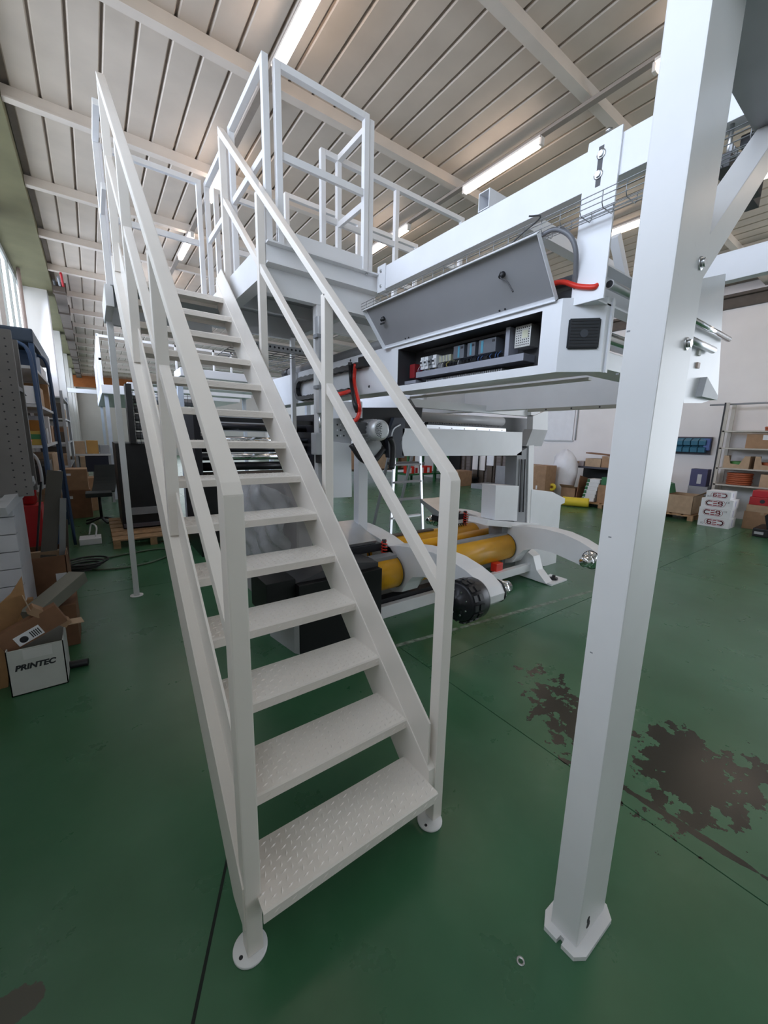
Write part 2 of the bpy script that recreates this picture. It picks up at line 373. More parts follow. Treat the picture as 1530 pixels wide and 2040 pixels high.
# ------------------------------------------------------------------ lamps in three rows, with the trunking they hang from
LR = [(0.66, [(2.03, 3.18), (4.60, 5.75), (7.0, 8.15), (9.4, 10.55), (11.8, 12.95)], 'left'),
      (3.37, [(-0.12, 1.04), (2.17, 3.33), (4.52, 5.72), (6.9, 8.05), (9.3, 10.4)], 'middle'),
      (6.03, [(-2.5, -1.35), (-0.2, 0.96), (2.16, 3.21), (4.5, 5.65), (6.85, 8.0), (9.2, 10.35)], 'right'),
      (8.72, [(-2.5, -1.35), (-0.2, 0.96), (2.16, 3.21), (4.5, 5.65), (6.85, 8.0)], 'rightmost')]  # unseen row added at the same spacing to light the right wall
ORD = ['first', 'second', 'third', 'fourth', 'fifth', 'sixth', 'seventh']
for x, spans, which in LR:
    bm = NB(); box(bm, x - 0.035, x + 0.035, WALL_B + 0.02, 16 if which != 'right' else 12, H - 0.16, H - 0.125)
    y = WALL_B + 1
    
    obj('lamp_trunking', bm, mat('trunking_' + which, (0.30, 0.25, 0.21), 0.5), label='long ceiling trunking that carries the %s row of lamps' % which, cat='trunking')
    for i, (y0, y1) in enumerate(spans):
        seen = [q for q in spans if q[1] > (1.5 if which == 'left' else 0.5)]
        lab = 'glowing tube lamp under the roof, %s nearest in the %s row' % (ORD[seen.index((y0, y1))], which) if (y0, y1) in seen else 'glowing tube lamp of the %s row overhead or behind the camera, %s one' % (which, ORD[i])
        t = thing('ceiling_lamp', lab.replace('first nearest', 'nearest'), 'lamp', (x, (y0 + y1) / 2, H - 0.24), 'ceiling tube lamps')
        bm = NB(); box(bm, x - 0.045, x + 0.045, y0, y1, H - 0.185, H - 0.16); obj('lamp_body', bm, LAMPB, t)
        bm = NB(); L_ = [(0.038, y0 + 0.02), (0.045, y0 + 0.05), (0.045, y1 - 0.05), (0.038, y1 - 0.02)]
        lathe(bm, [(r, yy - y0) for r, yy in L_], (x, y0, H - 0.215), (0, 1, 0), 14); obj('diffuser', bm, TUBE, t)
        for yy in (y0, y1):
            bm = NB(); box(bm, x - 0.03, x + 0.03, yy - 0.012, yy + 0.022, H - 0.25, H - 0.17, 0.006); obj('end_cap', bm, LAMPB, t)

# ================================================================== staircase
G, R, Z1, NT = 0.2186, 0.2, 0.23, 14
XL, XR = -0.735, 0.0                     # tread ends
SL = R / G
st = thing('steel_staircase', 'white steel staircase with open checker-plate treads and square-tube handrails', 'staircase', (-0.37, 0.1, 0))
def nose(y): return Z1 + SL * y
# treads (bent checker plate: top, front and rear lips)
bm = NB(); prism(bm, [(0.006, Z1), (0.0, Z1 - 0.006), (0.0, Z1 - 0.042), (0.005, Z1 - 0.042), (0.005, Z1 - 0.008), (0.225, Z1 - 0.008), (0.225, Z1 - 0.035), (0.230, Z1 - 0.035), (0.230, Z1)], 'x', XL, XR)
tread0 = obj('tread', bm, CREAM, st)
bm = NB(); w = 0.0275; ny = 8; nx = int((XR - XL) / w)
for i in range(nx):
    for j in range(ny):
        cx, cy_ = XL + (i + 0.5) * (XR - XL) / nx, 0.014 + (j + 0.5) * 0.207 / ny
        dx, dy = ((0.0125, 0.0036) if (i + j) % 2 else (0.0036, 0.0125))
        ang = 0.35 if (i + j) % 2 else -0.35; c, s = math.cos(ang), math.sin(ang)
        vs = [bm.verts.new((cx + c * u - s * v, cy_ + s * u + c * v, Z1)) for u, v in ((-dx, 0), (0, -dy), (dx, 0), (0, dy))]
        tp = bm.verts.new((cx, cy_, Z1 + 0.0042))
        for q in range(4): bm.faces.new((vs[q], vs[(q + 1) % 4], tp))
    cx = XL + (i + 0.5) * (XR - XL) / nx
    if i % 2: 
        vs = [bm.verts.new((cx + u, -0.0, Z1 - 0.022 + v)) for u, v in ((-0.012, -0.006), (0.0, 0.002), (0.012, 0.006), (0, -0.002))]; tp = bm.verts.new((cx, -0.0026, Z1 - 0.022))
        for q in range(4): bm.faces.new((vs[q], vs[(q + 1) % 4], tp))
stud0 = obj('raised_pattern', bm, CREAM, tread0, kind='stuff')
for i in range(1, NT):
    c = dup(tread0, (0, i * G, i * R), st); s_ = stud0.copy(); COL.objects.link(s_); s_.parent = c
# stringers: a tube under the tread noses with an upstanding plate along it
YT = 3.06
def sl_poly(y0, y1, k0, k1): return [(y0, nose(y0) + k0), (y1, nose(y1) + k0), (y1, nose(y1) + k1), (y0, nose(y0) + k1)]
for sx, x0, x1, xp0, xp1, kt in (('left', -0.779, XL, XL - 0.003, XL + 0.006, 0.215), ('right', XR, 0.044, XR + 0.004, XR + 0.013, 0.20)):
    bm = NB(); yb = 0.06
    prism(bm, [(yb, 0.12), (yb + 0.12, 0.12), (YT, nose(YT) - 0.225), (YT, nose(YT)), (yb, nose(yb))], 'x', x0, x1, 0.003)
    sg = obj('stringer', bm, CREAM, st)
    bm = NB(); prism(bm, [(0.075, nose(0.075) - 0.02), (YT, nose(YT) - 0.02), (YT, nose(YT) + 0.02), (YT - 0.17, nose(YT - 0.17) + kt), (0.075, nose(0.075) + kt)], 'x', xp0, xp1, 0.002)
    obj('side_plate', bm, CREAM, sg)
# handrails
POST = 0.052
def rail_z(y): return 1.545 + SL * (y - 0.07)
for side, xc in (('left', -0.748), ('right', 0.060)):
    # top rail with a mitred drop into the front post
    bm = NB(); hw = POST / 2; t_ = 0.062
    y0, y1 = 0.055, 2.905
    prism(bm, [(y0, 0.012), (y0 + 0.052, 0.012), (y0 + 0.052, rail_z(y0 + 0.052) - t_ * 0.55), (y1, rail_z(y1) - t_ * 0.72), (y1, rail_z(y1) + 0.018), (y0 + 0.02, rail_z(y0) + 0.018), (y0, rail_z(y0) - 0.012)], 'x', xc - hw, xc + hw, 0.005)
    obj('handrail', bm, CREAM, st)
    bm = NB(); prism(bm, sl_poly(0.10, 2.88, 0, 0.058), 'x', xc - 0.018, xc + 0.024, 0.004)
    bmesh.ops.translate(bm, verts=bm.verts, vec=(0, 0, rail_z(0) - nose(0) - 0.535)); obj('knee_rail', bm, CREAM, st)
    for y in (1.045, 2.03, 2.865):
        bm = NB(); box(bm, xc - hw, xc + hw, y, y + 0.045, nose(y + 0.02) + (-0.005 if side == 'left' else -0.12), rail_z(y) - 0.02, 0.004); obj('post', bm, CREAM, st)
    fc = (-0.757, 0.085) if side == 'left' else (0.033, 0.074)
    bm = NB(); lathe(bm, [(0, 0.0005), (0.054, 0.0005), (0.055, 0.002), (0.055, 0.008), (0.053, 0.010), (0, 0.010)], (fc[0], fc[1], 0), (0, 0, 1), 40)
    disc = obj('foot_disc', bm, WHITE, st)
    bm = NB(); cyl(bm, (fc[0] - 0.034, fc[1] - 0.012, 0.0101), (fc[0] - 0.034, fc[1] - 0.012, 0.0108), 0.0065, 14); obj('bolt_hole', bm, INK, disc)

# ================================================================== platform and landing
ZD = 3.03; X0, X1, Y0, Y1 = 0.11, 1.02, 2.03, 3.74
pf = thing('access_platform', 'white raised steel platform with railings beside the top of the staircase', 'platform', (0.55, 2.9, 0))
bm = NB(); box(bm, X0, X1, Y0 + 0.01, Y1, ZD - 0.012, ZD - 0.004); box(bm, -0.80, X0, 3.07, Y1, 2.815, 2.823)
box(bm, X1, 2.62, 2.55, 3.40, ZD - 0.012, ZD - 0.004); obj('deck', bm, mat('deck_plate', (0.50, 0.51, 0.53), 0.5), pf)
def cchan(bm, x0, x1, y0, y1, z0, z1):      # channel section lying along x, web to -y, flanges standing out to the front
    prism(bm, [(y0, z0), (y0 + 0.07, z0), (y0 + 0.07, z1), (y0, z1), (y0, z1 - 0.009), (y0 + 0.058, z1 - 0.012), (y0 + 0.058, z0 + 0.012), (y0, z0 + 0.009)], 'x', x0, x1)
bm = NB()      # front edge beam: ledge angle above, deep channel below
prism(bm, [(Y0 + 0.05, 2.70), (Y0 + 0.12, 2.70), (Y0 + 0.12, ZD - 0.012), (Y0 - 0.045, ZD - 0.012), (Y0 - 0.045, ZD - 0.024), (Y0 + 0.005, ZD - 0.026), (Y0 + 0.005, 2.895), (Y0 - 0.03, 2.89), (Y0 - 0.03, 2.878), (Y0 + 0.05, 2.872)], 'x', X0 - 0.02, X1 + 0.05)
fb = obj('edge_beam', bm, WHITE, pf)
for x in (0.36, 0.93):
    bm = NB(); cyl(bm, (x, Y0 - 0.02, ZD - 0.04), (x, Y0 - 0.02, ZD - 0.026), 0.011, 6); obj('bolt', bm, STEEL, fb)
bm = NB(); box(bm, X0 - 0.04, X0 + 0.06, Y0 + 0.12, Y1, 2.80, ZD - 0.012); obj('edge_beam', bm, WHITE, pf)
bm = NB(); box(bm, X1 - 0.02, X1 + 0.05, Y0 + 0.12, Y1, 2.80, ZD - 0.012); obj('edge_beam', bm, WHITE, pf)
bm = NB(); box(bm, X0, X1 + 0.05, Y1, Y1 + 0.06, 2.80, ZD - 0.012); obj('edge_beam', bm, WHITE, pf)
bm = NB(); box(bm, -0.80, X0, Y1, Y1 + 0.06, 2.66, 2.82); obj('edge_beam', bm, WHITE, pf)
bm = NB(); box(bm, -0.84, -0.785, 3.08, Y1, 2.66, 2.82); obj('edge_beam', bm, WHITE, pf)
for y in (2.6, 3.2):
    bm = NB(); box(bm, X0 + 0.06, X1 - 0.02, y, y + 0.05, 2.90, ZD - 0.013); obj('cross_beam', bm, WHITE, pf)
for y in (2.56, 3.34):
    bm = NB(); box(bm, X1 + 0.05, 2.62, y, y + 0.06, 2.86, ZD - 0.013); obj('edge_beam', bm, WHITE, pf)
T_ = 0.045
def panel(name_pts, toe=None, top=4.13, mid=3.60, bottom=ZD, posts=(0, 1), knee=True, rails=None):
    """a railing panel between two plan points: two posts, top rail, knee rail, toe board"""
    (xa, ya), (xb, yb) = name_pts
    rl = None
    A, Bp = Vector((xa, ya, 0)), Vector((xb, yb, 0)); d = (Bp - A).normalized(); 
    bm = NB(); bar(bm, A + d * (T_ if 0 in posts else 0) + Vector((0, 0, top - T_ / 2)), Bp - d * (T_ if 1 in posts else 0) + Vector((0, 0, top - T_ / 2)), T_, T_, bev=0.004); rl = obj('railing', bm, WHITE, pf)
    if knee:
        bm = NB(); bar(bm, A + d * T_ / 2 + Vector((0, 0, mid)), Bp - d * T_ / 2 + Vector((0, 0, mid)), 0.03, 0.05, bev=0.003); obj('knee_rail', bm, WHITE, rl)
    for s in posts:
        P = A + d * (T_ / 2) if s == 0 else Bp - d * (T_ / 2) if s == 1 else A.lerp(Bp, s)
        bm = NB(); box(bm, P.x - T_ / 2, P.x + T_ / 2, P.y - T_ / 2, P.y + T_ / 2, bottom, top if s in (0, 1) else top - T_, 0.004); obj('post', bm, WHITE, rl)
    if toe:
        bm = NB(); bar(bm, A + Vector((0, 0, bottom + toe / 2)), Bp + Vector((0, 0, bottom + toe / 2)), 0.01, toe); obj('toe_board', bm, WHITE, rl)
    return rl
rf = panel(((0.185, Y0 + 0.022), (0.955, Y0 + 0.022)), toe=0.12, bottom=ZD - 0.012, top=4.15)
rs = panel(((0.125, Y0 + 0.01), (0.125, 2.87)), toe=0.12, top=4.155, bottom=2.88)
panel(((0.125, 2.93), (0.125, Y1)), toe=0.12, bottom=2.88)
panel(((0.985, Y0 + 0.01), (0.985, 2.60)), toe=0.10, bottom=2.90, mid=3.58)
panel(((-0.775, Y1 - 0.02), (0.07, Y1 - 0.02)), bottom=2.82, mid=3.56)
panel(((-0.775, 3.15), (-0.775, Y1 - 0.07)), bottom=2.82, mid=3.56, posts=(1,))
panel(((0.80, 2.575), (2.60, 2.575)), bottom=ZD - 0.01, posts=(0, 0.47, 1))
panel(((0.80, 3.375), (2.60, 3.375)), bottom=ZD - 0.01, posts=(0, 0.5, 1))
panel(((0.20, Y1 + 0.03), (0.80, Y1 + 0.03)), bottom=2.88)
# legs
for x, y, foot in ((-0.80, 3.655, True), (0.545, 2.12, False), (0.98, 3.66, True)):
    bm = NB(); w = 0.025 if foot else 0.035; box(bm, x - w, x + w, y - w, y + w, 0.01, (2.66 if x < 0 else 2.80) if foot else 2.72, 0.004); lg = obj('leg', bm, WHITE, pf)
    bm = NB(); lathe(bm, [(0, 0.0005), (0.06, 0.0005), (0.06, 0.008), (0, 0.009)], (x, y, 0), (0, 0, 1), 24); obj('foot_disc', bm, WHITE, lg)
# ================================================================== helpers for outlines measured in the photograph
def slab(axis, where, pix, depth, bm=None, bev=0.0, mat=0):
    """outline given in photo pixels on the plane axis=where, extruded by depth away from the camera"""
    bm = bm or NB(); kw = {axis: where}
    P = [at(px, py, **kw) for px, py in pix]
    pts = [(p.y, p.z) if axis == 'x' else (p.x, p.z) if axis == 'y' else (p.x, p.y) for p in P]
    prism(bm, pts, axis, where, where + depth, bev, mat); return bm
def ribbon(bm, pts, w, h, side, rib=0.0, mat=0):
    """rectangular sweep: w along side, h across; rib alternates the height to give links"""
    pts = [Vector(p) for p in pts]; side = Vector(side).normalized(); rings = []
    for i, p in enumerate(pts):
        d = (pts[min(i + 1, len(pts) - 1)] - pts[max(i - 1, 0)]).normalized(); u = side.cross(d).normalized()
        hh = h * (1 + (rib if i % 2 else -rib))
        rings.append([bm.verts.new(p + side * (a * w / 2) + u * (b * hh / 2)) for a, b in ((-1, -1), (1, -1), (1, 1), (-1, 1))])
    for a, b in zip(rings, rings[1:]):
        for k in range(4): bm.faces.new((a[k], a[(k + 1) % 4], b[(k + 1) % 4], b[k])).material_index = mat
    for L in (rings[0], rings[-1]): bm.faces.new(L).material_index = mat
def hexbolt(parent, p, d, r=0.012, name='bolt'):
    p, d = Vector(p), Vector(d).normalized(); bm = NB()
    lathe(bm, [(r * 1.5, 0), (r * 1.5, 0.003), (r * 1.05, 0.003)], p, d, 16); cyl(bm, p + d * 0.003, p + d * 0.012, r, 6)
    return obj(name, bm, STEEL, parent)

# ================================================================== steel column in the foreground
sc_ = thing('steel_column', 'thick white steel column on a notched base plate right of the staircase', 'column', (0.2175, -0.5, 0))
CX0, CX1, CY0, CY1 = 0.12, 0.312, -0.547, -0.455
bm = NB(); box(bm, CX0, CX1, CY0, CY1, 0.018, 2.86, 0.004); colm = obj('shaft', bm, WHITE, sc_)
bm = NB(); prism(bm, [(0.135, -0.425), (0.300, -0.425), (0.335, -0.455), (0.335, -0.545), (0.30, -0.578), (0.125, -0.578), (0.09, -0.555), (0.088, -0.512), (0.112, -0.512), (0.112, -0.496), (0.088, -0.496), (0.088, -0.45)], 'z', 0.0005, 0.018, 0.0015)
obj('base_plate', bm, WHITE, sc_)
bm = NB(); pts = [(0.176, 0.052), (0.182, 0.046), (0.192, 0.046), (0.198, 0.052), (0.197, 0.066), (0.192, 0.075), (0.193, 0.088), (0.187, 0.094), (0.180, 0.094), (0.175, 0.088), (0.176, 0.076), (0.180, 0.068)]
prism(bm, pts, 'y', CY0 - 0.0008, CY0 + 0.0005); obj('keyhole', bm, INK, colm)
for i, (px, py) in enumerate(((1395, 525), (1367, 685))):
    hexbolt(sc_, at(px, py, y=CY0), (0, -1, 0), 0.011)
a, b_, c, d = at(1418, 461, y=-0.54), at(1530, 294, y=-0.54), at(1432, 504, y=-0.54), at(1530, 345, y=-0.54)
def ext(p, q, x=None, z=None):
    t = (x - p.x) / (q.x - p.x) if x is not None else (z - p.z) / (q.z - p.z); r = p.lerp(q, t); return (r.x, r.z)
bm = NB(); prism(bm, [ext(a, b_, x=CX1 - 0.02), ext(a, b_, z=2.705), ext(c, d, z=2.705), ext(c, d, x=CX1 - 0.02)], 'y', -0.54, -0.462, 0.003); brc = obj('brace', bm, WHITE, sc_)
bm = NB(); box(bm, CX0 - 0.02, 3.0, -0.62, -0.452, 2.70, 2.87, 0.004); obj('cross_beam', bm, mat('grey_paint', (0.36, 0.37, 0.38), 0.45), sc_)
for px, py in ((1215, 1070), (1252, 660), (1178, 1300), (1230, 745)):      # chipped paint
    p = at(px, py, x=CX0); bm = NB(); box(bm, CX0 - 0.0006, CX0 + 0.0005, p.y - 0.004, p.y + 0.004, p.z - 0.002, p.z + 0.002); obj('paint_chip', bm, GREY, colm)

# ================================================================== overhead beams, hanger and cross tubes
ob = thing('overhead_beam', 'long white box beam running from the platform past the steel column', 'beam', (1.09, 0.6, 2.885))
bm = NB(); box(bm, 1.05, 1.13, -1.6, 2.0, 2.885, 3.06, 0.004); obj('beam', bm, WHITE2, ob)
bm = NB(); box(bm, 1.035, 1.14, 1.985, 2.005, 2.87, 3.07, 0.002); ep = obj('end_plate', bm, WHITE2, ob)
bm = NB(); prism(bm, [(2.005, 2.87), (1.90, 2.87), (1.90, 3.075), (2.005, 3.075)], 'x', 1.038, 1.05, 0.002); ep2 = obj('end_plate', bm, WHITE2, ob)
for z in (2.915, 3.03): hexbolt(ep2, (1.038, 1.955, z), (-1, 0, 0), 0.009)
bm = NB()
for ya, yb, za, zb in ((0.845, 0.85, 3.062, 3.165), (0.925, 0.93, 3.062, 3.165), (0.85, 0.925, 3.062, 3.067), (0.85, 0.925, 3.16, 3.165)): box(bm, 1.045, 2.9, ya, yb, za, zb)
bmesh.ops.remove_doubles(bm, verts=bm.verts, dist=0.0001)
obj('cross_tube', bm, WHITE2, ob)
hg = thing('hanger_plate', 'white slotted hanger plate bolted to the overhead beam above the fan grille', 'hanger', (1.04, 0.17, 2.3))
ya, yb = at(1240, 265, x=1.038).y, at(1172, 305, x=1.038).y
bm = NB(); prism(bm, [(ya, 2.36), (ya, 3.085), (yb, 3.085), (yb + 0.012, 2.98), (yb + 0.012, 2.36)], 'x', 1.037, 1.049, 0.002); hp = obj('plate', bm, WHITE2, hg)
for zc in (3.02, 2.90):
    p = at(1195, 310, x=1.037)
bm = NB(); p0 = at(1198, 300, x=1.037); p1 = at(1190, 372, x=1.037)
box(bm, 1.0362, 1.0375, p0.y - 0.012, p0.y + 0.012, p1.z, p0.z + 0.02, 0.0); obj('slot', bm, DARKG, hp)
for px, py in ((1198, 307), (1192, 348)): hexbolt(hp, at(px, py, x=1.036), (-1, 0, 0), 0.014)
bm = NB(); c = at(1212, 272, x=1.06); cyl(bm, (1.06, c.y, 3.05), (1.06, c.y, 3.115), 0.008, 10); cyl(bm, (1.06, c.y, 3.10), (1.06, c.y, 3.112), 0.016, 6); obj('set_screw', bm, STEEL, hg)
# second beam on the far side of the machine
bm = NB(); box(bm, 2.85, 2.93, -1.6, 2.4, 2.86, 3.06, 0.004)
obj('overhead_beam', bm, WHITE2, label='white box beam on the far side of the machine, seen right of the steel column', cat='beam')

# ================================================================== wire basket cable tray
tray = thing('cable_tray', 'thin wire basket cable tray hanging below the long overhead beam', 'cable tray', (0.97, 0.6, 2.76))
TX0, TX1 = 0.925, 1.028
tz = at(1190, 384, x=TX0).z
ZT0, ZT1 = tz - 0.062, tz
for x, z in ((TX0, ZT1), (TX0, ZT1 - 0.022), (TX0 + 0.003, ZT0 + 0.018), (TX0 + 0.03, ZT0), (TX0 + 0.055, ZT0), (TX1 - 0.02, ZT0), (TX1, ZT0 + 0.02), (TX1, ZT0 + 0.045)):
    bm = NB(); pipe(bm, [(x, 2.15, z), (x, -1.2, z)], 0.0022, 5); obj('long_wire', bm, GALV, tray)
fw = None; y = 2.1
while y > -1.1:
    if fw is None:
        bm = NB(); pipe(bm, [(TX0, y, ZT1 + 0.002), (TX0, y, ZT0 + 0.012), (TX0 + 0.012, y, ZT0 - 0.003), (TX1 - 0.01, y, ZT0 - 0.003), (TX1 + 0.002, y, ZT0 + 0.01), (TX1 + 0.002, y, ZT0 + 0.047)], 0.0022, 5); fw = obj('cross_wire', bm, GALV, tray); yf = y
    else: dup(fw, (0, y - yf, 0), tray)
    y -= 0.101
# grey cable bundle arching out of the tray into the control box
p0, p1, p2, p3, p4 = at(1080, 468, x=0.95), at(1108, 457, x=0.96), at(1135, 470, x=0.98), at(1147, 500, x=1.0), at(1146, 596, x=1.06)
p4.z = 2.40
bm = NB(); pipe(bm, curve([p0 + Vector((0, 0.12, -0.02)), p0, p1, p2, p3, p3.lerp(p4, 0.5), p4], 5), 0.012, 8)
obj('grey_cable', bm, mat('grey_cable', (0.16, 0.165, 0.18), 0.4), label='thick grey cable arching from the wire tray into the control box', cat='cable')

# ================================================================== control box with open lid
cb = thing('control_box', 'long white electrical control box with its lid propped open above it', 'control box', (1.1, 1.0, 2.03))
BX, YA, YB, ZA, ZB = 1.0, 0.27, 1.735, 2.035, 2.398
OY0, OY1, OZ0, OZ1, DX = 0.383, 1.645, 2.083, 2.362, 1.185
bm = NB()
plan = [(BX, YB), (BX, YA), (1.15, 0.115), (1.19, 0.115), (1.19, 0.105), (1.21, 0.105), (1.21, YB)]
top = [bm.verts.new((x, y, ZB)) for x, y in plan]; bot = [bm.verts.new((x, y, ZA)) for x, y in plan]; n = len(plan)
bm.faces.new(top); bm.faces.new(bot)
for i in range(1, n): bm.faces.new((top[i], top[(i + 1) % n], bot[(i + 1) % n], bot[i]))
inn = [bm.verts.new((BX, y, z)) for y, z in ((OY1, OZ1), (OY0, OZ1), (OY0, OZ0), (OY1, OZ0))]
rec = [bm.verts.new((DX, y, z)) for y, z in ((OY1, OZ1), (OY0, OZ1), (OY0, OZ0), (OY1, OZ0))]
outer = [top[0], top[1], bot[1], bot[0]]
for i in range(4):
    j = (i + 1) % 4
    bm.faces.new((outer[i], outer[j], inn[j], inn[i])); bm.faces.new((inn[i], inn[j], rec[j], rec[i])).material_index = 1
bm.faces.new(rec).material_index = 1
body = obj('body', bm, None, cb, mats=[WHITE2, mat('mounting_plate', (0.045, 0.045, 0.05), 0.5)])
# lid
hx, hz, tx, tz_ = BX + 0.004, ZB + 0.004, 0.795, 2.66
u = Vector((tx - hx, 0, tz_ - hz)).normalized(); nrm = Vector((-u.z, 0, u.x)).normalized()
if nrm.z > 0: nrm = -nrm           # towards the inside of the lid (down and out)
lid_in = mat('lid_inside_shade', (0.33, 0.33, 0.345), 0.45, var=0.02)  # darker inside: shade of the down-facing side put into the colour
bm = NB(); LL = (Vector((tx, 0, tz_)) - Vector((hx, 0, hz))).length; LY0, LY1 = 0.30, 1.83
A = Vector((hx, 0, hz))
def lp(s, y, d): q = A + u * s + nrm * d; return (q.x, y, q.z)
def lidbox(bm, s0, s1, y0, y1, d0, d1):
    vs = [bm.verts.new(lp(s, y, d)) for s in (s0, s1) for y in (y0, y1) for d in (d0, d1)]
    for q in ((0, 1, 3, 2), (4, 6, 7, 5), (0, 4, 5, 1), (2, 3, 7, 6), (0, 2, 6, 4), (1, 5, 7, 3)): bm.faces.new([vs[i] for i in q])
lidbox(bm, 0, LL, LY0, LY1, -0.003, 0.0)
lidbox(bm, 0, LL, LY0, LY0 + 0.003, 0, 0.024); lidbox(bm, 0, LL, LY1 - 0.003, LY1, 0, 0.024)
lidbox(bm, LL - 0.003, LL, LY0, LY1, 0, 0.024); lidbox(bm, 0, 0.003, LY0, LY1, 0, 0.024)
lid = obj('lid', bm, WHITE2, cb)
bm = NB(); lidbox(bm, 0.02, LL - 0.012, LY0 + 0.02, LY1 - 0.02, 0.0, 0.0012); obj('lid_inside_shade', bm, lid_in, lid)
bm = NB(); c = Vector(lp(0.22, 1.66, 0)); lathe(bm, [(0.016, 0), (0.016, 0.02), (0.010, 0.022), (0.010, 0.035)], c, nrm, 14); box(bm, c.x - 0.004, c.x + 0.004, c.y - 0.002, c.y + 0.045, c.z - 0.04, c.z - 0.03); obj('latch', bm, BLACK, lid)
bm = NB(); c = Vector(lp(0.21, 0.56, 0)); lathe(bm, [(0.016, 0), (0.016, 0.02), (0.010, 0.022), (0.010, 0.035)], c, nrm, 14); obj('latch', bm, BLACK, lid)
for y in (0.62, 0.66, 1.50, 1.54):
    bm = NB(); c = Vector(lp(0.028, y, 0.0014)); cyl(bm, c, c + nrm * 0.003, 0.006, 8); obj('rivet', bm, INK, lid)
bm = NB(); box(bm, BX + 0.006, BX + 0.05, 0.34, 1.62, ZB, ZB + 0.012); obj('hinge_seal', bm, INK, cb)
# the wire that ties the lid to the tray
c = Vector(lp(0.21, 0.56, 0.03)); t0 = Vector((TX0, 0.58, ZT0 + 0.01))
bm = NB(); pipe(bm, curve([t0 + Vector((-0.06, -0.16, 0.06)), t0 + Vector((-0.02, -0.2, 0.05)), t0 + Vector((-0.015, -0.05, 0.0)), t0 + Vector((-0.03, 0.0, -0.08)), c, c + Vector((-0.03, -0.07, -0.05)), c + Vector((-0.05, -0.13, -0.12))], 5), 0.004, 6)
obj('tie_wire', bm, DARKG, label='dark tie wire that holds the open lid up to the tray', cat='wire')
# fan grille on the chamfer
ch = Vector((0.15, -0.155, 0)).normalized(); cn = Vector((-ch.y, ch.x, 0)); cn = cn if cn.x < 0 else -cn
c = (Vector((BX, YA, 0)) + Vector((1.15, 0.115, 0))) / 2; c += ch * 0.008; zc = 2.222
def chbox(bm, s0, s1, z0, z1, d0, d1):
    vs = [bm.verts.new(c + ch * s + cn * d + Vector((0, 0, z))) for s in (s0, s1) for z in (z0, z1) for d in (d0, d1)]
    fs = [bm.faces.new([vs[i] for i in q]) for q in ((0, 1, 3, 2), (4, 6, 7, 5), (0, 4, 5, 1), (2, 3, 7, 6), (0, 2, 6, 4), (1, 5, 7, 3))]
    return fs
bm = NB(); fs = chbox(bm, -0.078, 0.078, zc - 0.075, zc + 0.075, 0.0, 0.012)
bmesh.ops.bevel(bm, geom=list({e for f in fs for e in f.edges}), offset=0.006, segments=2, affect='EDGES'); fan = obj('fan_grille', bm, mat('fan_black', (0.012, 0.016, 0.022), 0.35), cb)
for k in range(9):
    bm = NB(); z = zc - 0.062 + k * 0.0155; chbox(bm, -0.066, 0.066, z - 0.003, z + 0.003, 0.0118, 0.0145); obj('slat', bm, BLACK, fan)
bm = NB(); q = c + Vector((0, 0, zc)) + cn * 0.012; cyl(bm, q, q + cn * 0.005, 0.020, 20); obj('hub', bm, mat('hub_grey', (0.04, 0.045, 0.055), 0.4), fan)
# electrical parts inside
PLCM = mat('plc_grey', (0.10, 0.11, 0.13), 0.4); CYAN = mat('plc_stripe', (0.05, 0.24, 0.34), 0.4); DUCT = mat('duct_grey', (0.30, 0.31, 0.36), 0.5)
bm = NB(); box(bm, 1.10, DX - 0.001, 0.515, 0.622, 2.222, 2.345, 0.002); psu = obj('power_supply', bm, mat('psu_metal', (0.42, 0.42, 0.40), 0.4, 0.6, var=0.1), cb)
bm = NB(); mshp = 0
for i in range(7):
    for j in range(8):
        y_, z_ = 0.527 + i * 0.0138, 2.236 + j * 0.0135
        if 0.53 < y_ < 0.58 and 2.27 < z_ < 2.32: continue
        cyl(bm, (1.0995, y_, z_), (1.1001, y_, z_), 0.0042, 6)
obj('vent_holes', bm, INK, psu, kind='stuff')
bm = NB(); box(bm, 1.098, 1.1, 0.532, 0.572, 2.272, 2.315); obj('rating_label', bm, mat('pale_label', (0.55, 0.55, 0.42), 0.7), psu)
bm = NB(); box(bm, 1.09, DX - 0.001, 0.655, 0.685, 2.185, 2.352, 0.001); obj('cable_duct', bm, DUCT, cb)
bm = NB(); box(bm, 1.07, DX - 0.001, 0.53, 1.50, 2.138, 2.180, 0.001); obj('cable_duct', bm, DUCT, cb)
bm = NB(); box(bm, 1.07, DX - 0.001, 1.50, 1.64, 2.100, 2.125, 0.001); obj('cable_duct', bm, DUCT, cb)
bm = NB(); box(bm, 1.14, DX - 0.001, 0.70, 1.50, 2.335, 2.352, 0.001); obj('cable_duct', bm, DARKG, cb)
for y0, y1, strip in ((0.765, 0.905, (0.865, 0.885)), (0.935, 1.005, (0.965, 0.98)), (1.035, 1.135, (1.075, 1.092))):
    bm = NB(); box(bm, 1.10, DX - 0.001, y0, y1, 2.228, 2.316, 0.003); pm = obj('controller_module', bm, PLCM, cb)
    bm = NB(); box(bm, 1.0985, 1.1, strip[0], strip[1], 2.235, 2.310); obj('blue_stripe', bm, CYAN, pm)
    bm = NB(); box(bm, 1.0985, 1.1, y0 + 0.008, y0 + 0.03, 2.29, 2.305); obj('display', bm, INK, pm)
for k in range(7):
    bm = NB(); y0 = 1.175 + k * 0.017; box(bm, 1.115, DX - 0.001, y0, y0 + 0.0145, 2.23, 2.275, 0.001); obj('terminal_block', bm, mat('terminal_%d' % (k % 2), ((0.42, 0.42, 0.30), (0.30, 0.31, 0.30))[k % 2], 0.5), cb)
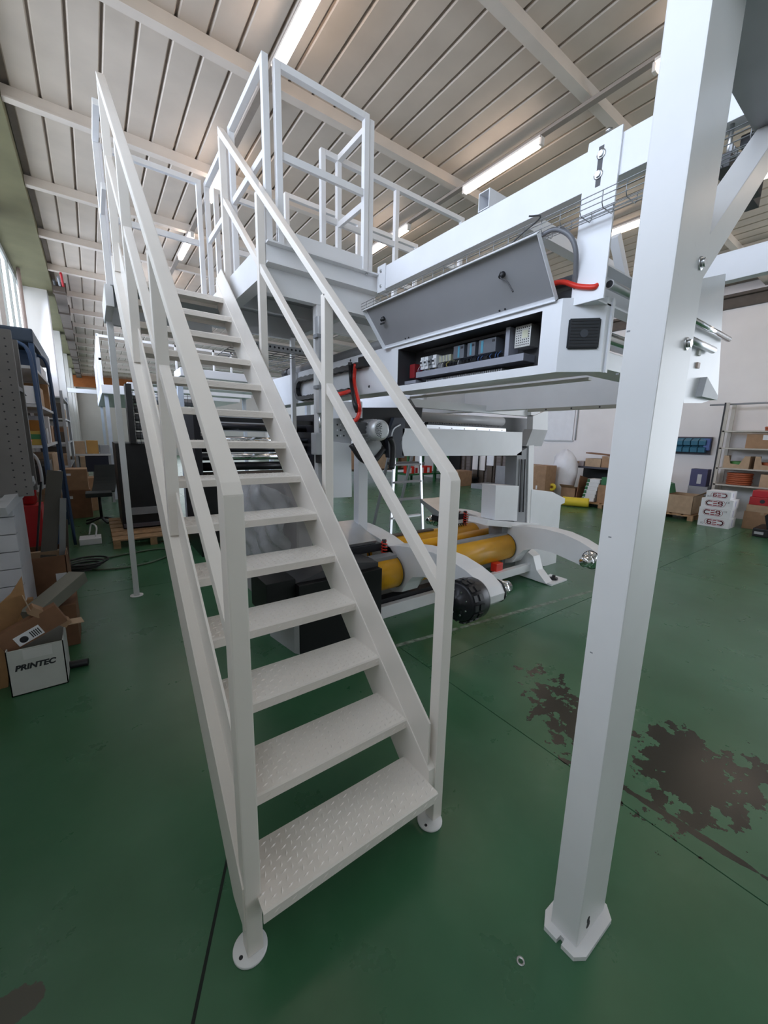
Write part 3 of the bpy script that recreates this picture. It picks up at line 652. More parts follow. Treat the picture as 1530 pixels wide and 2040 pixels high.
for k, y0 in enumerate((1.31, 1.355, 1.40, 1.445)):
    bm = NB(); box(bm, 1.10, DX - 0.001, y0, y0 + 0.038, 2.20, 2.29, 0.002); box(bm, 1.088, 1.1, y0 + 0.006, y0 + 0.032, 2.225, 2.265, 0.002)
    cm = obj('circuit_breaker', bm, mat('breaker_%d' % (k == 1), (0.70, 0.71, 0.73) if k != 1 else (0.18, 0.19, 0.20), 0.45), cb)
    bm = NB(); box(bm, 1.080, 1.089, y0 + 0.012, y0 + 0.026, 2.24, 2.252); obj('toggle', bm, INK, cm)
bm = NB(); box(bm, 1.10, DX - 0.001, 1.555, 1.615, 2.15, 2.255, 0.003); obj('safety_relay', bm, mat('dark_red', (0.25, 0.015, 0.02), 0.4), cb)
rnd = random.Random(11)
for k in range(26):
    y0 = 0.74 + k * 0.033 + rnd.uniform(-0.006, 0.006); c_ = rnd.choice((INK, INK, mat('wire_white', (0.6, 0.6, 0.58), 0.5), mat('wire_yellow', (0.5, 0.42, 0.1), 0.5), mat('wire_blue', (0.05, 0.12, 0.3), 0.5)))
    bm = NB(); pipe(bm, curve([(1.13, y0, 2.232), (1.105, y0 + rnd.uniform(-0.01, 0.01), 2.205), (1.12, y0 + rnd.uniform(-0.01, 0.01), 2.178)], 3), 0.0022, 5); obj('wire', bm, c_, cb)
for k in range(40):
    y0 = 0.72 + k * 0.018; 
    if k == 0: bm = NB(); box(bm, 1.12, DX - 0.001, y0, y0 + 0.011, 2.092, 2.122, 0.001); t0_ = obj('terminal', bm, LGREY, cb); ty = y0
    else: dup(t0_, (0, y0 - ty, 0), cb)
# red hose and black blocks behind the lid
p = at(1122, 562, x=1.03); q = at(1182, 572, x=1.03)
bm = NB(); pipe(bm, curve([p + Vector((0, 0.08, 0.01)), p, (p + q) / 2 + Vector((0, 0, -0.008)), q, q + Vector((0.02, -0.012, 0.012))], 4), 0.013, 10); obj('red_hose', bm, RED, label='short red hose between the open lid and the hanger plate', cat='hose')
for zc_, y0, y1, lab in ((2.475, 0.26, 0.40, 'upper'), (2.405, 0.24, 0.42, 'lower')):
    bm = NB(); box(bm, 1.06, 1.14, y0, y1, zc_, zc_ + 0.05, 0.008); obj('clamp_block', bm, mat('clamp_dark', (0.03, 0.033, 0.04), 0.4), label='%s dark clamp block behind the red hose on the control box' % lab, cat='block')

# ================================================================== the bridge of the machine behind the control box
br = thing('machine_bridge', 'white box bridge of the machine with drag chain, grey roller and end plate', 'machine', (1.6, 2.5, 2.04))
bm = NB(); box(bm, 1.02, 1.24, 1.74, 4.95, 2.056, 2.415, 0.012); bb = obj('bridge_beam', bm, WHITE2, br)
for px, py in ((735, 770), (698, 718), (618, 787)):
    p = at(px, py, x=1.018); bm = NB(); cyl(bm, (1.0185, p.y, p.z), (1.021, p.y, p.z), 0.012, 14); obj('hole', bm, INK, bb)
bm = NB(); cyl(bm, (1.12, 1.72, 2.47), (1.12, 4.05, 2.47), 0.052, 20); obj('roller', bm, mat('roller_grey', (0.20, 0.20, 0.205), 0.45), br)
bm = NB(); cyl(bm, (1.12, 4.05, 2.47), (1.12, 4.22, 2.47), 0.06, 16); obj('roller_bearing', bm, BLACK, br)
bm = NB(); box(bm, 1.08, 1.2, 3.15, 3.42, 2.46, 2.58, 0.01); obj('roller_clamp', bm, BLACK, br)
P = at(592, 770, x=0.98); Q = at(700, 728, x=0.98); r_ = 0.105
zt, zb_ = 2.31, 2.10; yl = 3.45
path = [(0.985, 2.16, zt)] + [(0.985, 2.16 + (yl - 2.16) * k / 22, zt) for k in range(1, 23)] + [(0.985, yl + math.sin(a) * r_, (zt + zb_) / 2 + math.cos(a) * r_) for a in [math.pi * k / 9 for k in range(1, 9)]] + [(0.985, yl - (yl - 2.35) * k / 18, zb_) for k in range(0, 19)]
bm = NB(); ribbon(bm, path, 0.055, 0.045, (1, 0, 0), 0.16); obj('drag_chain', bm, mat('chain_black', (0.02, 0.017, 0.018), 0.4), br)
bm = NB(); box(bm, 0.955, 1.02, 2.07, 2.17, 2.29, 2.37, 0.005); obj('chain_bracket', bm, BLACK, br)
bm = NB(); box(bm, 1.21, 1.245, 0.2, 1.74, 2.008, 2.024, 0.002); obj('guide_rail', bm, mat('rail_pale', (0.62, 0.60, 0.56), 0.4) or mat('rail_olive', (0.32, 0.31, 0.26), 0.4), br)
# cross members from the control box towards the far side
zc_ = at(1215, 600, y=0.16).z
bm = NB(); prism(bm, [(0.115, 2.36), (0.19, 2.36), (0.19, 2.54), (0.115, 2.54), (0.115, 2.532), (0.182, 2.532), (0.182, 2.368), (0.115, 2.368)], 'x', 1.055, 2.86); obj('cross_channel', bm, WHITE2, br)
pp = at(1214, 566, x=1.10)
bm = NB(); cyl(bm, pp, (1.9, pp.y, pp.z), 0.022, 16); cp = obj('pipe', bm, ALU, br)
bm = NB(); cyl(bm, (pp.x - 0.0008, pp.y, pp.z), (pp.x + 0.001, pp.y, pp.z), 0.017, 16); obj('pipe_bore', bm, INK, cp)
a = at(1208, 680, y=0.2)
bm = NB(); cyl(bm, (1.215, 0.22, 2.245), (2.95, 0.22, 2.245), 0.045, 24); obj('chrome_roller', bm, CHROME, br)
bm = NB(); box(bm, 1.215, 2.8, 0.13, 0.30, 2.06, 2.15, 0.004); obj('cross_beam', bm, WHITE2, br)
# far side: second face, end plate, handle rod
bm = NB(); box(bm, 2.50, 2.62, 0.05, 4.9, 1.985, 2.30, 0.004); fb2 = obj('bridge_beam', bm, WHITE2, br)
bm = NB(); box(bm, 2.49, 2.52, 0.35, 1.45, 1.955, 1.985, 0.002); gr = obj('guide_rail', bm, mat('rail_olive', (0.32, 0.31, 0.26), 0.4), br)
for k in range(4):
    bm = NB(); y0 = 0.5 + k * 0.25; cyl(bm, (2.489, y0, 1.97), (2.4905, y0, 1.97), 0.008, 10); obj('screw_hole', bm, INK, gr)
bm = slab('y', 0.03, [(1375, 560), (1446, 545), (1441, 600), (1430, 792), (1398, 803), (1362, 803)], 0.012); epl = obj('end_plate', bm, WHITE2, br)
for px, py, mt_ in ((1390, 703, 'socket_white'), (1388, 728, 'socket_tan')):
    p = at(px, py, y=0.03); bm = NB(); box(bm, p.x - 0.02, p.x + 0.025, 0.018, 0.03, p.z - 0.018, p.z + 0.018, 0.003); obj('socket', bm, mat(mt_, (0.6, 0.6, 0.55) if 'white' in mt_ else (0.55, 0.42, 0.36), 0.5), epl)
p = at(1440, 690, y=0.0); bm = NB(); cyl(bm, (1.9, 0.0, 2.41), (p.x + 0.10, 0.0, 2.41), 0.018, 14); obj('handle_rod', bm, CHROME, br)
p = at(1415, 695, y=0.0); bm = NB(); cyl(bm, (1.9, 0.0, p.z), (p.x + 0.06, 0.0, p.z), 0.022, 14); obj('rod', bm, ALU, br)
bm = NB(); prism(bm, [(2.30, 1.99), (2.62, 1.99), (2.62, 2.02), (2.34, 2.12)], 'y', -0.01, 0.03); obj('stiffener', bm, LGREY, epl)
# diagonal strut seen through the gap right of the hanger plate
bm = NB(); bar(bm, at(1225, 470, y=0.6), at(1252, 600, y=0.6), 0.06, 0.06, (0, 1, 0), 0.003); obj('strut', bm, WHITE2, br)

# slotted wiring duct and clamp between the two overhead beams, right of the steel column
sdx = thing('slotted_duct', 'dark slotted wiring duct sloping away right of the steel column', 'duct', at(1465, 345, y=-0.32))
a, b_ = at(1438, 322, y=-0.32), at(1500, 402, y=-0.32); b_.z = a.z
bm = NB(); bar(bm, a, b_, 0.05, 0.05, bev=0.002); ds = obj('duct', bm, DARKG, sdx)
d = (b_ - a); n = 16
for k in range(n):
    q = a + d * ((k + 0.5) / n) + Vector((0, -0.02, 0.025)); bm = NB(); box(bm, q.x - 0.008, q.x + 0.008, q.y - 0.004, q.y + 0.004, q.z, q.z + 0.03); obj('tooth', bm, LGREY, ds)
for s_ in (a, b_):
    bm = NB(); cyl(bm, s_ + Vector((0.05 if s_ is a else -0.03, 0, 0.02)), (s_.x + (0.05 if s_ is a else -0.03), s_.y, 2.885), 0.008, 8); obj('hanger_rod', bm, STEEL, sdx)
c = at(1492, 310, y=-0.36)
clp = thing('beam_clamp', 'black clamp with a bright rod at the upper right edge', 'clamp', c)
bm = NB(); box(bm, c.x - 0.02, c.x + 0.16, c.y - 0.02, c.y + 0.03, c.z + 0.035, c.z + 0.075, 0.004); obj('clamp', bm, BLACK, clp)
bm = NB(); cyl(bm, (c.x, c.y, c.z - 0.09), (c.x, c.y, c.z + 0.04), 0.009, 10); obj('rod', bm, CHROME, clp)
bm = NB(); box(bm, c.x + 0.10, c.x + 0.16, c.y - 0.02, c.y + 0.03, c.z + 0.07, 2.70, 0.003); obj('bracket', bm, DARKG, clp)
# ================================================================== reel stand under the bridge
rs_ = thing('reel_stand', 'white reel stand with curved swing arms on thick yellow shafts', 'machine', (2.1, 1.9, 0))
YC, ZC = 1.9, 0.41
def shaft(x0, x1, y, z, r):
    bm = NB(); lathe(bm, [(r * 0.9, 0), (r, 0.01), (r, x1 - x0 - 0.01), (r * 0.9, x1 - x0)], (x0, y, z), (1, 0, 0), 36); s = obj('yellow_shaft', bm, YELLOW, rs_)
    for xx in (x0 + 0.004, x1 - 0.012):
        bm = NB(); lathe(bm, [(r + 0.004, 0), (r + 0.004, 0.008)], (xx, y, z), (1, 0, 0), 36); obj('rim', bm, DARKG, s)
    return s
shaft(0.92, 1.22, YC, ZC, 0.155); s1 = shaft(1.46, 2.93, YC, ZC, 0.155)
s2 = shaft(1.2, 3.05, 2.45, 0.45, 0.14)
bm = NB(); box(bm, 1.95, 2.9, YC - 0.035, YC + 0.045, ZC + 0.148, ZC + 0.172, 0.003); obj('clamp_bar', bm, GREY, s1)
bm = NB(); box(bm, 0.93, 1.2, YC - 0.06, YC + 0.05, ZC + 0.145, ZC + 0.18, 0.003); obj('clamp_bar', bm, GREY, rs_)
bm = NB(); box(bm, 1.3, 2.2, 2.40, 2.47, 0.585, 0.605, 0.003); obj('clamp_bar', bm, DBROWN, s2)
bm = NB(); cyl(bm, (1.5, 2.18, 0.52), (2.95, 2.18, 0.52), 0.055, 18); obj('yellow_tube', bm, YELLOW, rs_)
PROF = [(2.12, 0.22), (2.13, 0.55), (2.05, 0.62), (1.85, 0.665), (1.62, 0.70), (1.40, 0.715), (1.20, 0.705), (1.02, 0.665), (0.90, 0.62), (0.82, 0.575), (0.785, 0.52), (0.79, 0.46), (0.84, 0.415), (0.92, 0.40), (1.08, 0.435), (1.30, 0.48), (1.50, 0.475), (1.66, 0.42), (1.74, 0.33), (1.80, 0.22), (1.92, 0.18), (2.04, 0.18)]
TIP = (0.875, 0.505)
def arm(x0, x1, mirror=False, tipdir=1):
    pr = [((2 * 2.02 - y) if mirror else y, z) for y, z in PROF]
    bm = NB(); prism(bm, pr, 'x', x0, x1, 0.008); a_ = obj('swing_arm', bm, WHITE, rs_)
    ty = (2 * 2.02 - TIP[0]) if mirror else TIP[0]; xs = x1 if tipdir > 0 else x0
    bm = NB(); lathe(bm, [(0.085, 0), (0.09, 0.012), (0.085, 0.024), (0.055, 0.026), (0.055, 0.06), (0.062, 0.062), (0.062, 0.10), (0.052, 0.108), (0.052, 0.15), (0.035, 0.158), (0, 0.16)], (xs, ty, TIP[1]), (tipdir, 0, 0), 28)
    ck = obj('chuck', bm, CHROME, a_)
    bm = NB(); lathe(bm, [(0.088, 0), (0.094, 0.004), (0.094, 0.014), (0.07, 0.016)], (xs, ty, TIP[1]), (tipdir, 0, 0), 28); obj('seal_ring', bm, BLACK, ck)
    for k in range(6):
        an = k * math.pi / 3; bm = NB(); cy_, cz_ = ty + 0.056 * math.cos(an), TIP[1] + 0.056 * math.sin(an)
        cyl(bm, (xs + tipdir * 0.062, cy_, cz_), (xs + tipdir * 0.112, cy_, cz_), 0.012, 8); obj('jaw', bm, CHROME, ck)
    return a_
a1 = arm(1.24, 1.44); a2 = arm(2.95, 3.13, tipdir=-1); a3 = arm(2.95, 3.13, True, -1); a4 = arm(1.24, 1.44, True)
# air brake drum on the near arm
bm = NB(); lathe(bm, [(0, -0.22), (0.05, -0.22), (0.055, -0.20), (0.135, -0.195), (0.15, -0.18), (0.155, -0.12), (0.155, -0.02), (0.145, 0.0)], (1.24, TIP[0] + 0.03, TIP[1] - 0.015), (1, 0, 0), 36)
drum = obj('brake_drum', bm, BLACKM, rs_)
for k in range(14):
    an = 2 * math.pi * k / 14; cy_, cz_ = TIP[0] + 0.03, TIP[1] - 0.015
    bm = NB(); q = Vector((0, math.cos(an), math.sin(an)))
    for xx, ww in ((1.075, 0.035), (1.135, 0.04)):
        c = Vector((xx, cy_, cz_)) + q * 0.157; s = Vector((0, -math.sin(an), math.cos(an)))
        bar(bm, c - Vector((ww / 2, 0, 0)), c + Vector((ww / 2, 0, 0)), 0.045, 0.010, tuple(q))
    obj('cooling_fin', bm, BLACK, drum, kind='stuff')
for k in range(8):
    an = 2 * math.pi * (k + 0.5) / 8; bm = NB(); cyl(bm, (1.044, cy_ + 0.095 * math.cos(an), cz_ + 0.095 * math.sin(an)), (1.034, cy_ + 0.095 * math.cos(an), cz_ + 0.095 * math.sin(an)), 0.008, 8); obj('screw', bm, STEEL, drum)
bm = NB(); lathe(bm, [(0.13, 0), (0.15, 0.01), (0.15, 0.06), (0.12, 0.07)], (3.13, 2 * 2.02 - TIP[0], TIP[1] + 0.05), (1, 0, 0), 30); obj('brake_drum', bm, BLACKM, rs_)
# base frame
bm = NB(); box(bm, 0.98, 2.35, 1.80, 1.86, 0.001, 0.12, 0.004); obj('base_rail', bm, WHITE, rs_)
bm = NB(); box(bm, 0.98, 2.2, 1.87, 1.97, 0.10, 0.16, 0.003); obj('slide_rail', bm, BLACKM, rs_)
bm = NB(); box(bm, 0.98, 3.2, 2.25, 2.33, 0.001, 0.12, 0.004); obj('base_rail', bm, WHITE, rs_)
bm = NB(); box(bm, 2.35, 3.28, 1.68, 1.74, 0.11, 0.20, 0.003); obj('base_rail', bm, WHITE, rs_)
bm = NB(); prism(bm, [(1.45, 0.012), (2.5, 0.012), (2.45, 0.34), (1.78, 0.36), (1.66, 0.30), (1.60, 0.14)], 'x', 3.16, 3.30, 0.004); obj('stand_leg', bm, WHITE, rs_)
bm = NB(); box(bm, 3.18, 3.52, 1.40, 1.62, 0.001, 0.022, 0.003); fpl = obj('foot_plate', bm, WHITE, rs_)
bm = NB(); lathe(bm, [(0.05, 0), (0.05, 0.02), (0.02, 0.022), (0.02, 0.05), (0, 0.05)], (3.37, 1.49, 0.022), (0, 0, 1), 14); obj('levelling_nut', bm, BLACKM, fpl)
for x0, zc in ((2.55, 0.24), (2.15, 0.26)):
    bm = NB(); box(bm, x0, x0 + 0.12, 1.72, 1.80, zc - 0.05, zc + 0.05, 0.008); obj('red_cover', bm, RED, rs_)
# tool heads on the arms: white cover, black rail, red coiled hose
for i, (x0, y0, z0) in enumerate(((0.72, 2.0, 0.60), (2.35, 2.45, 0.66))):
    bm = NB(); box(bm, x0, x0 + 0.42, y0, y0 + 0.16, z0, z0 + 0.075, 0.004); h_ = obj('sensor_box', bm, BLACKM, rs_)
    bm = NB(); prism(bm, [(y0 + 0.02, z0 + 0.076), (y0 + 0.16, z0 + 0.076), (y0 + 0.42, z0 + 0.20), (y0 + 0.40, z0 + 0.24), (y0 + 0.0, z0 + 0.11)], 'x', x0 + 0.02, x0 + 0.36, 0.003); obj('aluminium_profile', bm, ALU, h_)
    bm = NB(); pts = [(x0 + 0.44 + 0.028 * math.cos(k * 0.9), y0 - 0.01 + 0.028 * math.sin(k * 0.9), z0 + 0.09 - k * 0.0042) for k in range(48)]; pipe(bm, pts, 0.006, 6); obj('coiled_hose', bm, RED, h_)
    bm = NB(); pts = [(x0 + 0.05 + k * 0.0075, y0 - 0.03 + 0.02 * math.cos(k * 1.1), z0 - 0.06 + 0.02 * math.sin(k * 1.1)) for k in range(52)]; pipe(bm, pts, 0.005, 5); obj('coiled_cable', bm, BLACK, h_)
    bm = NB(); cyl(bm, (x0 + 0.46, y0 + 0.02, z0 - 0.06), (x0 + 0.46, y0 + 0.02, z0 + 0.10), 0.022, 12); obj('valve', bm, BLACK, h_)

# splice portal above the reels
pt = thing('splice_portal', 'white portal beam with toothed rack carried by a grey guide column', 'machine', (2.3, 2.1, 0))
bm = slab('y', 1.9, [(802, 853), (1041, 861), (1039.5, 907.5), (801, 908.5)], 0.14, bev=0.003); pn = obj('front_panel', bm, WHITE2, pt)
bm = slab('y', 1.96, [(850, 846), (1008, 854), (1008, 860), (850, 853)], 0.05); rk = obj('guide_rail', bm, ALU, pt)
a, b_ = at(850, 846, y=2.0), at(996, 853, y=2.0); bm = NB(); n = 46
box(bm, a.x, b_.x, 1.98, 2.04, min(a.z, b_.z) - 0.006, max(a.z, b_.z) + 0.004)
for k in range(n):
    xx = a.x + (b_.x - a.x) * (k + 0.5) / n; zz = max(a.z, b_.z) + 0.004
    prism(bm, [(xx - 0.013, zz), (xx + 0.013, zz), (xx + 0.006, zz + 0.02), (xx - 0.006, zz + 0.02)], 'y', 1.98, 2.04)
obj('toothed_rack', bm, BLACK, pt, kind='stuff')
for k in range(6):
    p = at(875 + k * 25, 852.5 + k * 1.0, y=1.96); bm = NB(); cyl(bm, p, p + Vector((0, -0.002, 0)), 0.006, 8); obj('screw', bm, INK, rk)
bm = slab('y', 2.15, [(935, 828), (1060, 834), (1052, 905), (935, 872)], 0.10); obj('backing_plate', bm, GREY, pt)
a, b_ = at(828, 830, y=2.12), at(1000, 840, y=2.12); bm = NB(); cyl(bm, a, b_, 0.05, 22); obj('roller', bm, mat('pale_roller', (0.66, 0.66, 0.68), 0.4), pt)
bm = slab('y', 1.98, [(818, 794), (1060, 816), (1060, 830), (828, 811)], 0.06, bev=0.002); obj('upper_rail', bm, WHITE2, pt)
bm = slab('y', 2.3, [(850, 778), (1000, 782), (1060, 790), (1058, 815), (850, 800)], 0.05); obj('back_panel', bm, WHITE2, pt)
bm = slab('y', 2.2, [(1000, 770), (1062, 778), (1062, 808), (1000, 800)], 0.08); obj('bracket', bm, WHITE2, pt)
bm = slab('y', 1.93, [(1059, 795), (1077, 796), (1076, 829), (1058, 827)], 0.10, bev=0.002); tb = obj('top_block', bm, WHITE2, pt)
bm = slab('y', 1.93, [(1052, 791), (1062, 788), (1078, 788), (1078, 795), (1053, 794)], 0.10); obj('black_cap', bm, BLACK, tb)
bm = slab('y', 1.92, [(1062, 829), (1092, 817), (1091, 857), (1061, 857)], 0.08); obj('column_head', bm, WHITE2, pt)
bm = slab('y', 1.90, [(1061, 855), (1091, 857), (1079, 889), (1048, 889)], 0.12); obj('column_head', bm, LGREY, pt)
bm = slab('y', 1.90, [(1030, 905), (1056, 888), (1052, 1046), (1024, 1044)], 0.16); gc = obj('guide_column', bm, GREY, pt)
for px in (1037, 1044):
    a, b_ = at(px + 2, 915, y=1.885), at(px - 2, 1020, y=1.885); bm = NB(); cyl(bm, a, b_, 0.009, 10); obj('guide_rod', bm, DARKG, gc)
bm = slab('y', 1.885, [(1054, 888), (1064, 887), (1060, 1050), (1050, 1048)], 0.03); obj('column_edge', bm, WHITE, pt)
bm = slab('y', 1.86, [(988, 967), (1034, 968), (1030, 1038), (985, 1036)], 0.20, bev=0.003); obj('column_foot', bm, WHITE2, pt)
bm = slab('y', 1.88, [(1059, 975), (1101, 980), (1112, 986), (1126, 993), (1125, 1002), (1117, 1005), (1107, 1128), (1052, 1128)], 0.25, bev=0.004); obj('column_foot', bm, WHITE2, pt)
bm = slab('y', 1.84, [(972, 1036), (1075, 1044), (1073, 1056), (970, 1047)], 0.28, bev=0.003); obj('base_shelf', bm, WHITE, pt)
bm = slab('y', 1.9, [(1000, 1046), (1060, 1050), (1058, 1128), (1000, 1124)], 0.2); obj('column_foot', bm, GREY, pt)

bm = slab('y', 2.3, [(715, 905), (733, 905), (731, 1135), (713, 1135)], 0.09, bev=0.003); obj('rear_post', bm, WHITE2, pt)
# splice carriage with motor on the left
sp = thing('splice_carriage', 'black carriage with a silver ribbed motor under the white bridge', 'machine', (0.95, 1.9, 1.2))
bm = slab('y', 1.95, [(720, 812), (842, 812), (830, 905), (770, 905), (745, 880), (722, 878)], 0.22); obj('carriage_plate', bm, mat('deep_black', (0.006, 0.006, 0.007), 0.5), sp)
c = at(760, 857, y=1.62)
bm = NB(); lathe(bm, [(0.060, 0.0), (0.072, 0.006), (0.082, 0.02), (0.084, 0.05), (0.084, 0.10), (0.078, 0.105), (0.078, 0.30), (0.07, 0.31)], c, (0.12, 1, 0), 32); mo = obj('motor', bm, mat('motor_silver', (0.62, 0.63, 0.64), 0.35, 0.5), sp)
for k in range(18):
    an = 2 * math.pi * k / 18; bm = NB(); q = Vector((math.cos(an), 0, math.sin(an))); cc = c + Vector((0.12 * 0.2, 0.2, 0)) + q * 0.082
    bar(bm, cc + Vector((-0.011, -0.09, 0)), cc + Vector((0.011, 0.09, 0)), 0.004, 0.016, tuple(q)); obj('cooling_fin', bm, mat('motor_silver', (0.62, 0.63, 0.64), 0.35, 0.5), mo, kind='stuff')
bm = NB()
for rr, n in ((0.014, 6), (0.028, 12), (0.042, 18), (0.054, 22)):
    for k in range(n):
        an = 2 * math.pi * k / n; q = c + Vector((rr * math.cos(an), -0.0006, rr * math.sin(an))); cyl(bm, q, q + Vector((0, 0.001, 0)), 0.0052, 6)
obj('vent_holes', bm, INK, mo, kind='stuff')
bm = NB(); box(bm, c.x - 0.15, c.x - 0.06, c.y + 0.12, c.y + 0.24, c.z - 0.03, c.z + 0.06, 0.006); obj('terminal_box', bm, DARKG, mo)
bm = slab('y', 1.85, [(676, 800), (722, 800), (722, 833), (678, 833)], 0.12, bev=0.003); obj('valve_box', bm, WHITE2, sp)
bm = slab('y', 2.0, [(662, 830), (700, 836), (700, 884), (662, 884)], 0.03); hpz = obj('hole_plate', bm, LGREY, sp)
for i in range(3):
    for j in range(3):
        p = at(672 + i * 6.5, 846 + j * 11, y=1.999); bm = NB(); cyl(bm, p, p + Vector((0, -0.001, 0)), 0.008, 8); obj('hole', bm, INK if (i + j) % 2 == 0 else PAPER, hpz)
bm = slab('y', 1.97, [(663, 880), (700, 884), (701, 990), (663, 992)], 0.25, bev=0.004); obj('white_cover', bm, WHITE2, sp)
p = at(746, 893, y=1.85); bm = NB(); lathe(bm, [(0.0, -0.02), (0.06, -0.01), (0.085, 0.02), (0.09, 0.06), (0.06, 0.12)], p, (0.2, 1, 0), 24); obj('dome_cover', bm, LGREY, sp)
bm = NB(); pipe(bm, curve([at(700, 885, y=1.9), at(722, 915, y=1.86), at(745, 917, y=1.84), at(764, 893, y=1.84)], 5), 0.028, 10); obj('black_duct', bm, BLACK, sp)
bm = NB(); pipe(bm, curve([at(777, 872, y=1.8), at(783, 890, y=1.8), at(781, 930, y=1.8), at(779, 927, y=1.8)], 5), 0.026, 10); obj('black_handle', bm, BLACK, sp)
bm = slab('y', 1.9, [(786, 832), (808, 832), (806, 860), (798, 880), (806, 912), (776, 912), (772, 870)], 0.06); obj('pivot_plate', bm, mat('blue_black', (0.035, 0.04, 0.055), 0.35), sp)
bm = NB(); pipe(bm, curve([at(798, 846, y=1.88), at(784, 856, y=1.88), at(778, 880, y=1.88)], 4), 0.006, 6); obj('air_hose', bm, PAPER, sp)
p0 = at(708, 725, x=0.96)
bm = NB(); pipe(bm, curve([p0, at(706, 760, x=0.96), at(714, 800, y=1.82), at(716, 822, y=1.80), at(708, 838, y=1.80), at(690, 846, y=1.84)], 6), 0.017, 10)
obj('red_hose', bm, RED, label='long red hose hanging from the drag chain down to the motor', cat='hose')
bm = NB(); pipe(bm, curve([p0 + Vector((-0.02, 0.06, 0.02)), at(700, 760, x=0.955), at(706, 800, y=1.83), at(712, 820, y=1.82)], 6), 0.020, 10)
obj('black_hose', bm, BLACK, label='black hose hanging beside the long red hose', cat='hose')
bm = NB(); pipe(bm, curve([at(696, 779, y=1.95), at(685, 783, y=1.92), at(670, 786, y=1.95)], 4), 0.016, 8); obj('red_hose', bm, RED, label='short red hose stub leading left from the long red hose', cat='hose')

# pneumatic cylinder and gripper on the platform leg
pc = thing('pneumatic_cylinder', 'slim aluminium pneumatic cylinder clamped upright on the platform leg', 'cylinder', (0.49, 2.06, 1.5))
x, y = 0.515, 2.055
bm = NB(); box(bm, x - 0.022, x + 0.022, y - 0.03, y + 0.03, 1.86, 2.60, 0.004); obj('cylinder_body', bm, ALU, pc)
bm = NB(); cyl(bm, (x, y, 1.70), (x, y, 1.86), 0.008, 10); obj('piston_rod', bm, CHROME, pc)
for z in (2.44, 2.05):
    bm = NB(); box(bm, x - 0.04, x + 0.045, y - 0.038, y + 0.034, z, z + 0.028, 0.003); obj('clamp', bm, GREY, pc)
bm = NB(); box(bm, x - 0.06, x + 0.03, y - 0.05, y + 0.05, 1.52, 1.70, 0.01); obj('gripper', bm, LGREY, pc)
bm = NB(); box(bm, x - 0.03, x + 0.03, y - 0.05, y + 0.03, 1.45, 1.52, 0.006); obj('gripper_jaw', bm, BLACK, pc)
bm = NB(); pipe(bm, [(x + 0.01, y - 0.03, 1.46), (x + 0.015, y - 0.04, 1.25), (x + 0.02, y - 0.04, 1.05)], 0.016, 10); obj('air_hose', bm, BLACK, pc)

# ================================================================== under and behind the staircase
bk = thing('black_cabinet', 'low matt black cabinet standing on the floor under the stair treads', 'cabinet', (0.5, 1.9, 0))
bm = NB(); box(bm, 0.13, 0.90, 1.66, 2.07, 0.001, 0.56, 0.004); obj('body', bm, mat('deep_black', (0.006, 0.006, 0.007), 0.5), bk)
bm = NB(); box(bm, -0.10, 0.128, 1.72, 2.07, 0.33, 0.60, 0.004); obj('side_box', bm, mat('deep_black', (0.006, 0.006, 0.007), 0.5), bk)
bm = NB(); prism(bm, [(0.10, 1.70), (0.125, 1.66), (0.125, 2.07), (0.04, 2.07)], 'z', 0.001, 0.30); obj('side_panel', bm, LGREY, bk)
bm = NB(); prism(bm, [(0.13, 0.56), (0.50, 0.66), (0.90, 0.60), (0.90, 0.562), (0.13, 0.562)], 'y', 1.72, 2.06); obj('top_cover', bm, DARKG, bk)
# film-wrapped roll unit
fw_ = thing('wrapped_unit', 'grey machine unit wrapped in crinkled clear film seen between the treads', 'machine unit', (0.25, 2.6, 0))
WG = mat('warm_grey', (0.34, 0.32, 0.315), 0.6)
bm = NB(); prism(bm, [(1.85, 0.74), (2.3, 0.62), (3.3, 0.40), (3.45, 1.0), (3.1, 1.27), (2.2, 1.33), (1.85, 1.10)], 'x', 0.20, 0.34, 0.02); obj('side_frame', bm, WG, fw_)
bm = NB(); lathe(bm, [(0.085, 0), (0.09, 0.02), (0.05, 0.025), (0.045, 0.04)], (0.20, 2.72, 1.10), (-1, 0, 0), 24); obj('bearing_cap', bm, LGREY, fw_)
bm = NB(); box(bm, 0.17, 0.199, 2.25, 2.36, 0.78, 1.02, 0.01); obj('handle_plate', bm, GREY, fw_)
bm = NB(); bar(bm, (0.36, 1.80, 0.95), (0.36, 2.25, 1.40), 0.02, 0.14, (0, 1, 0)); obj('slotted_bar', bm, DARKG, fw_)
bm = NB(); box(bm, 0.22, 0.32, 2.45, 2.6, 0.001, 0.62); obj('leg', bm, WG, fw_)
bm = NB(); box(bm, 0.22, 0.32, 3.1, 3.25, 0.001, 0.5); obj('leg', bm, WG, fw_)
rnd = random.Random(5); bm = NB(); N1, N2 = 34, 26; grid = []
for i in range(N1):
    row = []
    for j in range(N2):
        u_, v_ = i / (N1 - 1), j / (N2 - 1); yy = 1.80 + 1.70 * u_; zz = 0.70 - 0.34 * u_ + (0.66 + 0.22 * u_ - 0.3 * abs(u_ - 0.5)) * v_
        row.append(bm.verts.new((0.13 - 0.03 * math.sin(v_ * 3.1) + 0.02 * math.sin(11 * u_ + 8 * v_) + 0.012 * math.sin(23 * u_ - 15 * v_) + rnd.uniform(-0.008, 0.008), yy, zz)))
    grid.append(row)
for i in range(N1 - 1):
    for j in range(N2 - 1): f = bm.faces.new((grid[i][j], grid[i + 1][j], grid[i + 1][j + 1], grid[i][j + 1])); f.smooth = True
obj('film_wrap', bm, FILM, fw_)
